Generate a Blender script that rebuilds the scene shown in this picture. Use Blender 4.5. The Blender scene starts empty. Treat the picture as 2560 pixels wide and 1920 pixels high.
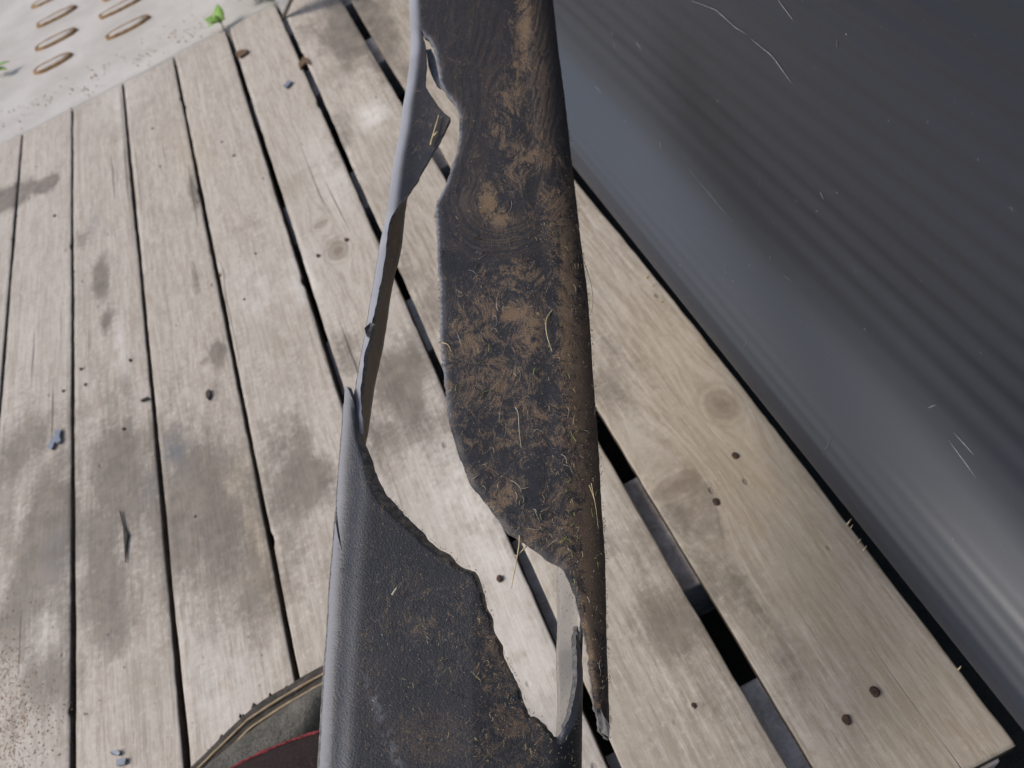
import bpy, bmesh, math, random
import numpy as np
from mathutils import Vector, Matrix
from mathutils.geometry import delaunay_2d_cdt
random.seed(7); rng = np.random.default_rng(7)

# ------------------------------------------------------------------ camera, sky, sun, exposure
S = bpy.context.scene
COL = S.collection
H = 0.60                      # camera height above the deck
FPX = 1997.7                  # focal length in pixels of a 2560 px wide frame
_v = np.array([-951.0, 1830.0, -1726.0]); P_ = _v / np.linalg.norm(_v)
_r = math.hypot(951, 1830)
X_ = np.array([1830 / _r, 951 / _r, 0.0]); Z_ = np.cross(X_, P_)
CAM = np.array([X_, P_, Z_])  # camera -> world
CLOC = np.array([0, 0, H])
cd = bpy.data.cameras.new('camera'); cam = bpy.data.objects.new('camera', cd); COL.objects.link(cam)
cam.matrix_world = Matrix([[*CAM[0], 0], [*CAM[1], 0], [*CAM[2], H], [0, 0, 0, 1]])
cd.sensor_width = 36; cd.lens = 36 * FPX / 2560; cd.clip_start = 0.01; cd.clip_end = 200
cd.dof.use_dof = True; cd.dof.focus_distance = 0.40; cd.dof.aperture_fstop = 13.0
S.camera = cam
W = bpy.data.worlds.new('World'); S.world = W; W.use_nodes = True
nt = W.node_tree; bg = nt.nodes['Background']
sky = nt.nodes.new('ShaderNodeTexSky'); sky.sky_type = 'NISHITA'; sky.sun_disc = False
SUN_EL, SUN_AZ = math.radians(48), math.radians(-80)    # azimuth from +Y, negative = to the left
sky.sun_elevation = SUN_EL; sky.sun_rotation = SUN_AZ
sky.air_density = 1.0; sky.dust_density = 3.0; sky.ozone_density = 1.5
nt.links.new(sky.outputs[0], bg.inputs[0]); bg.inputs[1].default_value = 0.10
sl = bpy.data.lights.new('sun', 'SUN'); sun = bpy.data.objects.new('sun', sl); COL.objects.link(sun)
sl.energy = 1.4; sl.angle = math.radians(24); sl.color = (1.0, 0.95, 0.88)
sd = Vector((math.sin(SUN_AZ) * math.cos(SUN_EL), math.cos(SUN_AZ) * math.cos(SUN_EL), math.sin(SUN_EL)))
sun.rotation_euler = sd.to_track_quat('Z', 'Y').to_euler(); sun.location = sd * 5
S.view_settings.view_transform = 'Standard'; S.view_settings.look = 'None'
S.view_settings.gamma = 1; S.view_settings.use_curve_mapping = False
S.view_settings.exposure = 0.72

# ------------------------------------------------------------------ helpers
def ray(x, y):
    return CAM @ np.array([(x - 1280) / FPX, (960 - y) / FPX, -1.0])
def onz(x, y, z=0.0):
    d = ray(x, y); t = (z - H) / d[2]
    return CLOC + d * t
def tag(o, label=None, cat=None, group=None, kind=None):
    if label: o['label'] = label
    if cat: o['category'] = cat
    if group: o['group'] = group
    if kind: o['kind'] = kind
    return o
def empty(name, loc=(0, 0, 0)):
    o = bpy.data.objects.new(name, None); COL.objects.link(o); o.location = loc
    o.empty_display_size = 0.02
    return o
def mesh_obj(name, verts, faces, mat, parent=None, smooth=True, mats=None):
    me = bpy.data.meshes.new(name)
    vs = np.asarray(verts, float)
    if parent is not None:
        vs = vs - np.array(parent_world(parent))
    me.from_pydata([tuple(v) for v in vs], [], [tuple(int(i) for i in f) for f in faces])
    for m in ([mat] if mats is None else mats): me.materials.append(m)
    if smooth: me.polygons.foreach_set('use_smooth', [True] * len(me.polygons))
    o = bpy.data.objects.new(name, me); COL.objects.link(o)
    if parent is not None: o.parent = parent
    return o
def parent_world(p):
    v = Vector(p.location)
    while p.parent is not None:
        p = p.parent; v += Vector(p.location)
    return v
def attr(o, name, vals):
    a = o.data.attributes.new(name, 'FLOAT', 'POINT'); a.data.foreach_set('value', np.asarray(vals, np.float32))
def setuv(o, uv):
    l = o.data.uv_layers.new(name='UVMap')
    idx = np.zeros(len(o.data.loops), np.int32); o.data.loops.foreach_get('vertex_index', idx)
    l.data.foreach_set('uv', np.asarray(uv, np.float32)[idx].ravel())
def bev(o, w, seg=2):
    m = o.modifiers.new('bevel', 'BEVEL'); m.width = w; m.segments = seg; m.limit_method = 'ANGLE'
def box(name, c, s, mat, parent=None, rotz=0, bevel=0):
    x, y, z = s[0] / 2, s[1] / 2, s[2] / 2
    v = np.array([(a, b, d) for a in (-x, x) for b in (-y, y) for d in (-z, z)])
    ca, sa = math.cos(rotz), math.sin(rotz)
    v = np.c_[v[:, 0] * ca - v[:, 1] * sa, v[:, 0] * sa + v[:, 1] * ca, v[:, 2]] + np.array(c)
    f = [(0, 1, 3, 2), (4, 6, 7, 5), (0, 4, 5, 1), (2, 3, 7, 6), (0, 2, 6, 4), (1, 5, 7, 3)]
    o = mesh_obj(name, v, f, mat, parent, smooth=False)
    if bevel: bev(o, bevel)
    return o
def tube(pts, rad, n=6, taper=None):
    pts = np.asarray(pts, float); v = []; f = []
    m = len(pts)
    for i in range(m):
        d = pts[min(i + 1, m - 1)] - pts[max(i - 1, 0)]; d /= (np.linalg.norm(d) + 1e-12)
        a = np.cross(d, [0.13, 0.27, 0.95]); a /= np.linalg.norm(a); b = np.cross(d, a)
        r = rad if np.isscalar(rad) else rad[i]
        for k in range(n):
            t = 2 * math.pi * k / n; v.append(pts[i] + r * (math.cos(t) * a + math.sin(t) * b))
    f = [(i * n + k, i * n + (k + 1) % n, (i + 1) * n + (k + 1) % n, (i + 1) * n + k) for i in range(m - 1) for k in range(n)]
    f += [tuple(range(n))[::-1], tuple((m - 1) * n + k for k in range(n))]
    return np.array(v), f
# smooth value noise in numpy
_perm = rng.random((256, 256))
def vnoise(x, y):
    x = np.asarray(x, float); y = np.asarray(y, float)
    xi = np.floor(x).astype(int); yi = np.floor(y).astype(int); fx = x - xi; fy = y - yi
    fx = fx * fx * (3 - 2 * fx); fy = fy * fy * (3 - 2 * fy)
    g = lambda a, b: _perm[a & 255, b & 255]
    return (g(xi, yi) * (1 - fx) + g(xi + 1, yi) * fx) * (1 - fy) + (g(xi, yi + 1) * (1 - fx) + g(xi + 1, yi + 1) * fx) * fy
def fbm(x, y, o=4):
    s = 0; a = 0.5; t = 0
    for i in range(o):
        s = s + a * vnoise(x * 2 ** i + 17.3 * i, y * 2 ** i - 9.1 * i); t += a; a *= 0.5
    return s / t
def sstep(a, b, x):
    t = np.clip((x - a) / (b - a), 0, 1); return t * t * (3 - 2 * t)

# ------------------------------------------------------------------ material building
class MB:
    def __init__(s, name):
        s.m = bpy.data.materials.new(name); s.m.use_nodes = True
        s.t = s.m.node_tree; s.b = s.t.nodes['Principled BSDF']
    def n(s, kind, **kw):
        n = s.t.nodes.new('ShaderNode' + kind)
        for k, v in kw.items(): setattr(n, k, v)
        return n
    def put(s, sock, v):
        if isinstance(v, bpy.types.NodeSocket): s.t.links.new(v, sock)
        elif isinstance(v, (tuple, list)) and len(v) == 3 and sock.type == 'RGBA': sock.default_value = (*v, 1)
        else: sock.default_value = v
    def math(s, op, a, b=0.5, c=0.5, clamp=False):
        n = s.n('Math', operation=op, use_clamp=clamp)
        s.put(n.inputs[0], a); s.put(n.inputs[1], b); s.put(n.inputs[2], c); return n.outputs[0]
    def mix(s, f, a, b, mode='MIX'):
        n = s.n('Mix', data_type='RGBA', blend_type=mode, clamp_factor=True)
        s.put(n.inputs[0], f); s.put(n.inputs[6], a); s.put(n.inputs[7], b); return n.outputs[2]
    def attr(s, name):
        return s.n('Attribute', attribute_name=name).outputs['Fac']
    def coord(s, which='Object'):
        return s.n('TexCoord').outputs[which]
    def map(s, vec, scale=(1, 1, 1), loc=(0, 0, 0), rot=(0, 0, 0)):
        n = s.n('Mapping'); s.put(n.inputs['Vector'], vec)
        n.inputs['Scale'].default_value = scale; n.inputs['Rotation'].default_value = rot
        if isinstance(loc, bpy.types.NodeSocket): s.put(n.inputs['Location'], loc)
        else: n.inputs['Location'].default_value = loc
        return n.outputs[0]
    def noise(s, vec, scale, detail=4, rough=0.55, dist=0.0, out=0):
        n = s.n('TexNoise'); s.put(n.inputs['Vector'], vec); n.inputs['Scale'].default_value = scale
        n.inputs['Detail'].default_value = detail; n.inputs['Roughness'].default_value = rough
        n.inputs['Distortion'].default_value = dist; return n.outputs[out]
    def vor(s, vec, scale, feature='F1', out='Distance'):
        n = s.n('TexVoronoi', feature=feature); s.put(n.inputs['Vector'], vec); n.inputs['Scale'].default_value = scale
        return n.outputs[out]
    def ramp(s, v, a, b, lo=0.0, hi=1.0, smooth=True):
        n = s.n('MapRange', interpolation_type='SMOOTHSTEP' if smooth else 'LINEAR', clamp=True)
        s.put(n.inputs[0], v); s.put(n.inputs[1], a); s.put(n.inputs[2], b); s.put(n.inputs[3], lo); s.put(n.inputs[4], hi)
        return n.outputs[0]
    def bump(s, h, strength=0.3, dist=0.001, normal=None):
        n = s.n('Bump'); s.put(n.inputs['Height'], h); n.inputs['Strength'].default_value = strength
        n.inputs['Distance'].default_value = dist
        if normal is not None: s.put(n.inputs['Normal'], normal)
        return n.outputs[0]
    def done(s, col=None, rough=None, normal=None, **kw):
        if col is not None: s.put(s.b.inputs['Base Color'], col)
        if rough is not None: s.put(s.b.inputs['Roughness'], rough)
        if normal is not None: s.put(s.b.inputs['Normal'], normal)
        for k, v in kw.items(): s.put(s.b.inputs[k.replace('_', ' ')], v)
        return s.m

def mat_wood():
    q = MB('weathered_wood')
    rnd = q.n('ObjectInfo').outputs['Random']
    cmb = q.n('CombineXYZ'); q.put(cmb.inputs[0], q.math('MULTIPLY', rnd, 37.0)); q.put(cmb.inputs[1], q.math('MULTIPLY', rnd, 91.0))
    p0 = q.coord('Object')
    ad = q.n('VectorMath', operation='ADD'); q.put(ad.inputs[0], p0); q.put(ad.inputs[1], cmb.outputs[0]); p = ad.outputs[0]
    kn = q.attr('knot')
    # grain bends round the knots: shift the sampling position
    kx = q.n('CombineXYZ'); q.put(kx.inputs[0], q.attr('kwarp'))
    ad2 = q.n('VectorMath', operation='ADD'); q.put(ad2.inputs[0], p); q.put(ad2.inputs[1], kx.outputs[0]); pg = ad2.outputs[0]
    grain = q.noise(q.map(pg, (1, 0.10, 1)), 260, 4, 0.65, 0.2); vein = q.noise(q.map(pg, (1, 0.03, 1)), 110, 3, 0.6, 0.5)
    coarse = q.noise(q.map(pg, (1, 0.045, 1)), 75, 5, 0.6, 0.6)
    cloud = q.noise(p, 9, 6, 0.6, 0.3)
    mott = q.noise(p, 45, 5, 0.65)
    fine = q.noise(p, 420, 4, 0.7)
    tn = q.attr('tone')
    c = q.mix(q.ramp(coarse, 0.25, 0.78), (0.385, 0.342, 0.295), (0.475, 0.432, 0.382))
    c = q.mix(q.math('MULTIPLY', q.ramp(grain, 0.46, 0.62), q.math('ADD', 0.28, q.math('MULTIPLY', tn, 0.7))), c, (0.22, 0.178, 0.135))
    c = q.mix(q.math('MULTIPLY', q.ramp(grain, 0.46, 0.34), q.math('ADD', 0.15, q.math('MULTIPLY', tn, 0.8))), c, (0.55, 0.505, 0.435))
    c = q.mix(q.math('MULTIPLY', q.ramp(q.math('ABSOLUTE', q.math('SUBTRACT', vein, 0.5)), 0.05, 0.0), 0.22), c, (0.19, 0.145, 0.105))
    c = q.mix(q.math('MULTIPLY', q.ramp(cloud, 0.5, 0.75), 0.55), c, (0.27, 0.235, 0.19))
    c = q.mix(q.math('MULTIPLY', q.ramp(mott, 0.55, 0.8), 0.35), c, (0.30, 0.25, 0.19))
    c = q.mix(q.math('MULTIPLY', q.ramp(fine, 0.55, 0.8), 0.35), c, (0.56, 0.515, 0.46))
    grit_ = q.noise(p, 900, 3, 0.75); med = q.noise(p, 170, 5, 0.7)
    c = q.mix(q.math('MULTIPLY', q.ramp(grit_, 0.58, 0.72), 0.5), c, (0.17, 0.13, 0.095))
    c = q.mix(q.math('MULTIPLY', q.ramp(med, 0.52, 0.70), 0.35), c, (0.25, 0.21, 0.17))
    c = q.mix(q.math('MULTIPLY', q.ramp(med, 0.46, 0.34), 0.35), c, (0.58, 0.53, 0.465))
    for k_, (ang, sc) in enumerate(((0.5, 60), (-0.9, 75), (1.7, 50))):
        sw = q.noise(q.map(p, (1, 0.06, 1), (k_ * 3.1, k_ * 1.7, 0), (0, 0, ang)), sc, 2, 0.5, 0.4)
        c = q.mix(q.math('MULTIPLY', q.ramp(sw, 0.715, 0.75), 0.4), c, (0.56, 0.50, 0.43))
    pl = q.attr('pale'); c = q.mix(q.math('MULTIPLY', pl, q.ramp(mott, 0.3, 0.6)), c, (0.66, 0.63, 0.59))
    wm = q.attr('warm'); c = q.mix(q.math('MULTIPLY', wm, 0.6), c, (0.42, 0.33, 0.2))
    c = q.mix(q.math('MULTIPLY', tn, q.ramp(coarse, 0.25, 0.65, 0.35, 0.95)), c, (0.25, 0.21, 0.155))
    st = q.attr('darken')
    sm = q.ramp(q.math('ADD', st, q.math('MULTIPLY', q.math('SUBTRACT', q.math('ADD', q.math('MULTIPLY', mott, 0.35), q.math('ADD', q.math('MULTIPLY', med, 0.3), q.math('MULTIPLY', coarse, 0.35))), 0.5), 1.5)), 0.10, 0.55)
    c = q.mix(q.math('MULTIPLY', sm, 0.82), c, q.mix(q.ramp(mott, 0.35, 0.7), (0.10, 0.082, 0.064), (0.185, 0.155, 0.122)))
    bs = q.attr('blue'); c = q.mix(q.math('MULTIPLY', bs, q.ramp(mott, 0.35, 0.6)), c, (0.10, 0.11, 0.13))
    kr = q.n('TexWave', wave_type='BANDS', bands_direction='X')
    kv = q.n('CombineXYZ'); q.put(kv.inputs[0], q.math('ADD', q.math('MULTIPLY', kn, 1.0), q.math('MULTIPLY', mott, 0.45))); q.put(kr.inputs[0], kv.outputs[0])
    kr.inputs['Scale'].default_value = 1.1; kr.inputs['Distortion'].default_value = 3.0
    km = q.ramp(kn, 0.35, 0.7); core = q.ramp(q.math('ADD', kn, q.math('MULTIPLY', q.math('SUBTRACT', mott, 0.5), 0.5)), 0.72, 0.98)
    c = q.mix(q.math('MULTIPLY', q.math('MULTIPLY', km, kr.outputs[1]), 0.45), c, (0.17, 0.13, 0.09))
    c = q.mix(q.math('MULTIPLY', core, 0.55), c, (0.13, 0.095, 0.065))
    hole = q.ramp(q.vor(q.map(p, (1, 0.7, 1)), 24), 0.03, 0.075, 1.0, 0.0)
    c = q.mix(q.math('MULTIPLY', hole, 0.35), c, (0.07, 0.05, 0.035))
    crack = q.ramp(q.noise(q.map(pg, (1, 0.012, 1)), 130, 2, 0.5, 0.3), 0.705, 0.735)
    c = q.mix(q.math('MULTIPLY', crack, 0.7), c, (0.06, 0.045, 0.035))
    hgt = q.math('ADD', q.math('MULTIPLY', grain, 0.5), q.math('ADD', q.math('MULTIPLY', coarse, 0.4), q.math('MULTIPLY', fine, 0.25)))
    hgt = q.math('SUBTRACT', hgt, q.math('ADD', crack, hole))
    return q.done(c, q.ramp(sm, 0, 1, 0.82, 0.6), q.bump(hgt, 0.7, 0.0014), Specular_IOR_Level=0.3)

def mat_plastic(name, dust_gain=1.0, base=(0.014, 0.0155, 0.021), pebble=0.35, rough=0.42):
    q = MB(name)
    uv = q.coord('UV')
    du = q.attr('dust'); psi = q.attr('psi'); stk = q.attr('streak'); ed = q.attr('edge')
    wn = q.n('TexNoise'); q.put(wn.inputs['Vector'], uv); wn.inputs['Scale'].default_value = 38; wn.inputs['Detail'].default_value = 2
    wv = q.n('VectorMath', operation='MULTIPLY_ADD'); q.put(wv.inputs[0], wn.outputs[1]); wv.inputs[1].default_value = (0.024, 0.024, 0); q.put(wv.inputs[2], uv)
    wuv = wv.outputs[0]
    fib = q.noise(q.map(wuv, (1, 0.3, 1)), 1000, 5, 0.72, 0.6)
    blot = q.noise(wuv, 120, 6, 0.68, 0.9)
    spot = q.noise(wuv, 330, 5, 0.7, 0.6)
    big = q.noise(uv, 45, 4, 0.6, 0.5)
    fine = q.noise(uv, 2300, 3, 0.75)
    s = q.math('ADD', q.math('MULTIPLY', du, dust_gain), q.math('MULTIPLY', q.math('SUBTRACT', blot, 0.5), 2.3))
    s = q.math('ADD', s, q.math('MULTIPLY', q.math('SUBTRACT', spot, 0.5), 1.0))
    s = q.math('ADD', s, q.math('MULTIPLY', q.math('SUBTRACT', fine, 0.5), 2.2))
    s = q.math('ADD', s, q.math('MULTIPLY', q.math('SUBTRACT', fib, 0.5), 2.0))
    dm = q.ramp(s, 0.36, 0.85)
    pv = q.n('CombineXYZ'); q.put(pv.inputs[0], psi)
    ws = q.noise(uv, 60, 3, 0.5); q.put(pv.inputs[1], q.math('MULTIPLY', ws, 0.004))
    st = q.noise(pv.outputs[0], 700, 5, 0.75)
    sm = q.math('MULTIPLY', q.ramp(st, 0.40, 0.60), stk)
    sm = q.math('MULTIPLY', sm, q.ramp(fib, 0.25, 0.6))
    film = q.math('MULTIPLY', q.ramp(big, 0.3, 0.75), 0.05)
    dm = q.math('MAXIMUM', q.math('MAXIMUM', dm, sm), film)
    dustc = q.mix(q.ramp(fine, 0.35, 0.7), (0.088, 0.058, 0.035), (0.33, 0.215, 0.125))
    dustc = q.mix(q.ramp(big, 0.35, 0.7), dustc, q.mix(0.3, dustc, (0.16, 0.12, 0.08)))
    c = q.mix(dm, base, dustc)
    speck = q.math('MULTIPLY', q.ramp(q.noise(uv, 1900, 2, 0.5), 0.70, 0.78), q.ramp(blot, 0.4, 0.6))
    c = q.mix(q.math('MULTIPLY', speck, 0.7), c, (0.32, 0.26, 0.18))
    peb = q.vor(q.map(uv, (1, 1, 1)), 1150)
    c = q.mix(q.math('MULTIPLY', q.ramp(peb, 0.35, 0.6), 0.10), c, (0.10, 0.10, 0.105))
    wr = q.math('MULTIPLY', q.attr('wear_sheen'), q.ramp(fine, 0.15, 0.6, 0.6, 1.0)); c = q.mix(wr, c, (0.29, 0.295, 0.325))  # paler grey paints sky sheen on rolled rims, besides scuffs and torn edges
    em = q.ramp(q.math('ADD', ed, q.math('MULTIPLY', q.math('SUBTRACT', blot, 0.5), 0.5)), 0.35, 0.9)
    c = q.mix(q.math('MULTIPLY', em, 0.7), c, q.mix(q.ramp(spot, 0.4, 0.6), (0.09, 0.075, 0.062), (0.27, 0.23, 0.19)))
    r = q.math('ADD', q.math('MULTIPLY', dm, 0.4), q.math('ADD', rough, q.math('MULTIPLY', fine, 0.15)), clamp=True)
    h1 = q.bump(q.math('MULTIPLY', peb, -1.0), pebble, 0.0004)
    h2 = q.bump(q.math('ADD', dm, q.math('MULTIPLY', fine, 0.3)), 0.35, 0.0006, h1)
    return q.done(c, r, h2, Specular_IOR_Level=0.5)

def mat_simple(name, c1, c2, scale=40, rough=0.7, bump=0.2, bd=0.001, stretch=(1, 1, 1), spec=0.4, lo=0.35, hi=0.65, metal=0.0):
    q = MB(name); p = q.map(q.coord('Object'), stretch)
    a = q.noise(p, scale, 6, 0.65); b = q.noise(p, scale * 7, 4, 0.7)
    f = q.math('ADD', q.math('MULTIPLY', q.ramp(a, lo, hi), 0.7), q.math('MULTIPLY', q.ramp(b, 0.35, 0.65), 0.3))
    return q.done(q.mix(f, c1, c2), rough, q.bump(q.math('ADD', a, b), bump, bd), Specular_IOR_Level=spec, Metallic=metal)

def mat_concrete():
    q = MB('concrete'); p = q.coord('Object')
    a = q.noise(p, 7, 6, 0.6); b = q.noise(p, 60, 6, 0.7); g = q.noise(p, 500, 4, 0.7)
    c = q.mix(q.ramp(a, 0.3, 0.7), (0.40, 0.375, 0.34), (0.50, 0.475, 0.44))
    c = q.mix(q.math('MULTIPLY', q.ramp(b, 0.5, 0.75), 0.5), c, (0.40, 0.36, 0.31))
    c = q.mix(q.math('MULTIPLY', q.ramp(g, 0.55, 0.75), 0.4), c, (0.58, 0.56, 0.53))
    st = q.attr('darken'); c = q.mix(q.math('MULTIPLY', q.ramp(st, 0.3, 0.6), 0.8), c, (0.16, 0.16, 0.16))
    return q.done(c, 0.9, q.bump(q.math('ADD', b, g), 0.4, 0.002), Specular_IOR_Level=0.25)

def mat_panel():
    q = MB('dark_glossy_plastic'); p = q.coord('Object')
    a = q.noise(q.map(p, (1, 0.25, 1)), 14, 4, 0.6); f = q.noise(p, 900, 3, 0.6)
    d = q.ramp(q.noise(p, 260, 2, 0.5), 0.73, 0.78)
    c = q.mix(a, (0.013, 0.017, 0.026), (0.020, 0.025, 0.037))
    c = q.mix(q.math('MULTIPLY', d, 0.15), c, (0.3, 0.31, 0.33))
    r = q.math('ADD', 0.34, q.math('MULTIPLY', a, 0.12))
    return q.done(c, r, q.bump(f, 0.05, 0.0003), Specular_IOR_Level=0.65)

M_WOOD = mat_wood()
M_CONC = mat_concrete()
M_SOIL = mat_simple('dark_soil', (0.012, 0.010, 0.008), (0.035, 0.028, 0.02), 60, 0.95, 0.6, 0.01)
M_SIDE = mat_simple('plank_side_gap_shade', (0.05, 0.04, 0.03), (0.14, 0.11, 0.08), 60, 0.9, 0.4, 0.002)  # plank sides coloured dark to deepen the shade in the gaps
M_BEAR = mat_simple('bearer_wood', (0.30, 0.25, 0.21), (0.62, 0.58, 0.54), 40, 0.85, 0.4, 0.002)
M_PANEL = mat_panel()
M_UP = mat_plastic('dusty_black_plastic', 1.0, pebble=0.15)
M_LOW = mat_plastic('grained_black_plastic', 0.55, base=(0.028, 0.029, 0.033), pebble=0.4, rough=0.45)
M_TORN = mat_simple('torn_plastic_edge', (0.05, 0.05, 0.055), (0.22, 0.21, 0.20), 400, 0.6, 0.5, 0.0006)
M_LIP = mat_simple('grey_torn_plastic', (0.12, 0.125, 0.14), (0.22, 0.225, 0.245), 300, 0.5, 0.2)
M_RUST = mat_simple('rusty_iron', (0.022, 0.014, 0.010), (0.085, 0.045, 0.028), 400, 0.8, 0.5)
M_STRAW = mat_simple('dry_straw', (0.34, 0.26, 0.13), (0.52, 0.43, 0.26), 200, 0.7, 0.1)
M_STRAW2 = mat_simple('pale_fibre', (0.32, 0.28, 0.2), (0.5, 0.46, 0.38), 200, 0.7, 0.1)
M_GRASS = mat_simple('dry_green_grass', (0.10, 0.13, 0.04), (0.22, 0.25, 0.09), 200, 0.7, 0.1)
M_BROWN = mat_simple('brown_plant_bits', (0.06, 0.035, 0.02), (0.17, 0.11, 0.06), 300, 0.85, 0.2)
M_LEAF = mat_simple('green_leaf', (0.14, 0.27, 0.04), (0.26, 0.42, 0.09), 90, 0.5, 0.2)
M_GREY = mat_simple('blue_grey_plastic', (0.13, 0.15, 0.19), (0.2, 0.225, 0.27), 200, 0.5, 0.1)
M_SAND = mat_simple('sand_grain', (0.24, 0.13, 0.06), (0.62, 0.48, 0.34), 700, 0.85, 0.2)
M_STEEL = mat_simple('grey_painted_steel', (0.28, 0.27, 0.26), (0.46, 0.45, 0.44), 60, 0.55, 0.2)
M_BOOT = mat_simple('grey_green_boot_rubber', (0.05, 0.047, 0.038), (0.125, 0.115, 0.095), 45, 0.6, 0.7, 0.003)
M_SOLE = mat_simple('muddy_boot_sole', (0.035, 0.03, 0.026), (0.10, 0.085, 0.07), 160, 0.85, 0.8, 0.003)
M_WELT = mat_simple('tan_stitching', (0.22, 0.16, 0.09), (0.36, 0.28, 0.18), 300, 0.8, 0.4)
M_FAB = mat_simple('dark_knit_fabric', (0.018, 0.015, 0.014), (0.11, 0.035, 0.035), 420, 0.95, 0.9, 0.003, lo=0.5, hi=0.68)
M_RED = mat_simple('red_trim', (0.07, 0.012, 0.015), (0.42, 0.06, 0.07), 420, 0.85, 0.8, 0.002)
M_DIRTRIM = mat_simple('rust_brown_dirt', (0.15, 0.075, 0.03), (0.36, 0.22, 0.10), 120, 0.9, 0.6, 0.002)
M_SCR = mat_simple('pale_scratch', (0.13, 0.135, 0.15), (0.34, 0.34, 0.36), 300, 0.6, 0.1)

# ------------------------------------------------------------------ ground and concrete
ground = mesh_obj('ground', [(-30, -30, -0.135), (30, -30, -0.135), (30, 30, -0.135), (-30, 30, -0.135)], [(0, 1, 2, 3)], M_SOIL)
tag(ground, kind='structure')
YEND = 2.625 * H; XL = -0.980 * H
def concrete(name, x0, x1, y0, y1, zt=-0.004, step=0.02):
    nx = max(2, min(120, int((x1 - x0) / step))); ny = max(2, min(120, int((y1 - y0) / step)))
    xs = np.linspace(x0, x1, nx); ys = np.linspace(y0, y1, ny)
    gx, gy = np.meshgrid(xs, ys); z = zt + (fbm(gx * 9, gy * 9) - 0.5) * 0.004
    v = np.c_[gx.ravel(), gy.ravel(), z.ravel()]
    f = [(j * nx + i, j * nx + i + 1, (j + 1) * nx + i + 1, (j + 1) * nx + i) for j in range(ny - 1) for i in range(nx - 1)]
    n = len(v); rim = [i for i in range(nx)] + [j * nx + nx - 1 for j in range(1, ny)] + [(ny - 1) * nx + i for i in range(nx - 2, -1, -1)] + [j * nx for j in range(ny - 2, 0, -1)]
    lo = v[rim].copy(); lo[:, 2] = -0.16; v2 = np.r_[v, lo]; k = len(rim)
    f += [(rim[(i + 1) % k], rim[i], n + i, n + (i + 1) % k) for i in range(k)]
    o = mesh_obj(name, v2, f, M_CONC); tag(o, kind='structure')
    c = onz(-20, 505); d = np.hypot((v2[:, 0] - c[0]) / 0.075, (v2[:, 1] - c[1]) / 0.07)
    attr(o, 'darken', sstep(1.25, 0.5, d + (fbm(v2[:, 0] * 30, v2[:, 1] * 30) - 0.5) * 0.9))
    return o
concrete('concrete_slab', -0.98, 1.6, YEND + 0.005, 3.4)
concrete('concrete_strip', -0.98, -0.6985, -0.4, YEND + 0.002, step=0.012)
concrete('concrete_slab', -3.4, -0.993, -0.4, 3.4)
# joint between the slabs, filled with rusty dirt
jy = np.linspace(-0.3, 3.3, 80); jw = 0.007 + 0.006 * vnoise(jy * 12, jy * 0)
jv = np.r_[np.c_[-0.9865 - jw, jy, np.full(80, -0.0005) + 0.003 * vnoise(jy * 9, jy * 0 + 4)], np.c_[-0.9865 + jw, jy, np.full(80, -0.0005) + 0.003 * vnoise(jy * 9, jy * 0 + 8)]]
jt = mesh_obj('joint_dirt', jv, [(i, 80 + i, 81 + i, i + 1) for i in range(79)], M_DIRTRIM); tag(jt, kind='stuff')
tag(jt, 'rusty brown dirt filling the joint between concrete slabs', 'dirt')

# raised oval treads in the concrete, each with a rim of brown dirt
def tread(px, py, ln, wd, ang, i, where):
    c = onz(px * 1.1573, py * 1.1573, 0)
    e = empty('oval_tread', (c[0], c[1], -0.004))
    n = 40; t = np.linspace(0, 2 * math.pi, n, endpoint=False)
    ca, sa = math.cos(ang), math.sin(ang)
    def oval(a, b, z, jit=0.0):
        ex = np.sign(np.cos(t)) * np.abs(np.cos(t)) ** 0.9 * a; ey = np.sign(np.sin(t)) * np.abs(np.sin(t)) ** 0.8 * b
        k = 1 + jit * (vnoise(t * 5 + i * 9, t * 0 + i) - 0.5)
        ex, ey = ex * k, ey * k
        return np.c_[c[0] + ex * ca - ey * sa, c[1] + ex * sa + ey * ca, np.full(n, z)]
    a, b = ln / 2, wd / 2
    v = np.r_[oval(a * 0.9, b * 0.8, -0.008), oval(a * 0.88, b * 0.76, 0.0002), oval(a * 0.5, b * 0.4, 0.0008), [[c[0], c[1], 0.0009]]]
    f = [(r * n + k, r * n + (k + 1) % n, (r + 1) * n + (k + 1) % n, (r + 1) * n + k) for r in range(2) for k in range(n)]
    f += [(2 * n + k, 2 * n + (k + 1) % n, 3 * n) for k in range(n)]
    pad = mesh_obj('pad', v, f, M_CONC, e); attr(pad, 'darken', np.zeros(len(v)))
    v = np.r_[oval(a * 1.05, b * 1.10, -0.0055, 0.15), oval(a * 1.01, b * 1.0, 0.0012, 0.15), oval(a * 0.95, b * 0.86, 0.0016, 0.2), oval(a * 0.86, b * 0.70, -0.001, 0.35)]
    f = [(r * n + k, r * n + (k + 1) % n, (r + 1) * n + (k + 1) % n, (r + 1) * n + k) for r in range(3) for k in range(n)]
    mesh_obj('dirt_rim', v, f, M_DIRTRIM, e)
    tag(e, where, 'tread', 'oval treads in the concrete')
LBL = 'oval raised tread with brown dirt rim in the pale concrete'
for i, (x, y, l, w) in enumerate([(120, 34, .105, .018), (120, 83, .10, .020), (112, 135, .088, .019), (262, 12, .115, .018), (275, 57, .10, .019), (108, -6, .10, .018), (268, -26, .11, .018)]):
    tread(x, y, l * 0.95, w * 1.75, -0.02, i, LBL)

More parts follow.
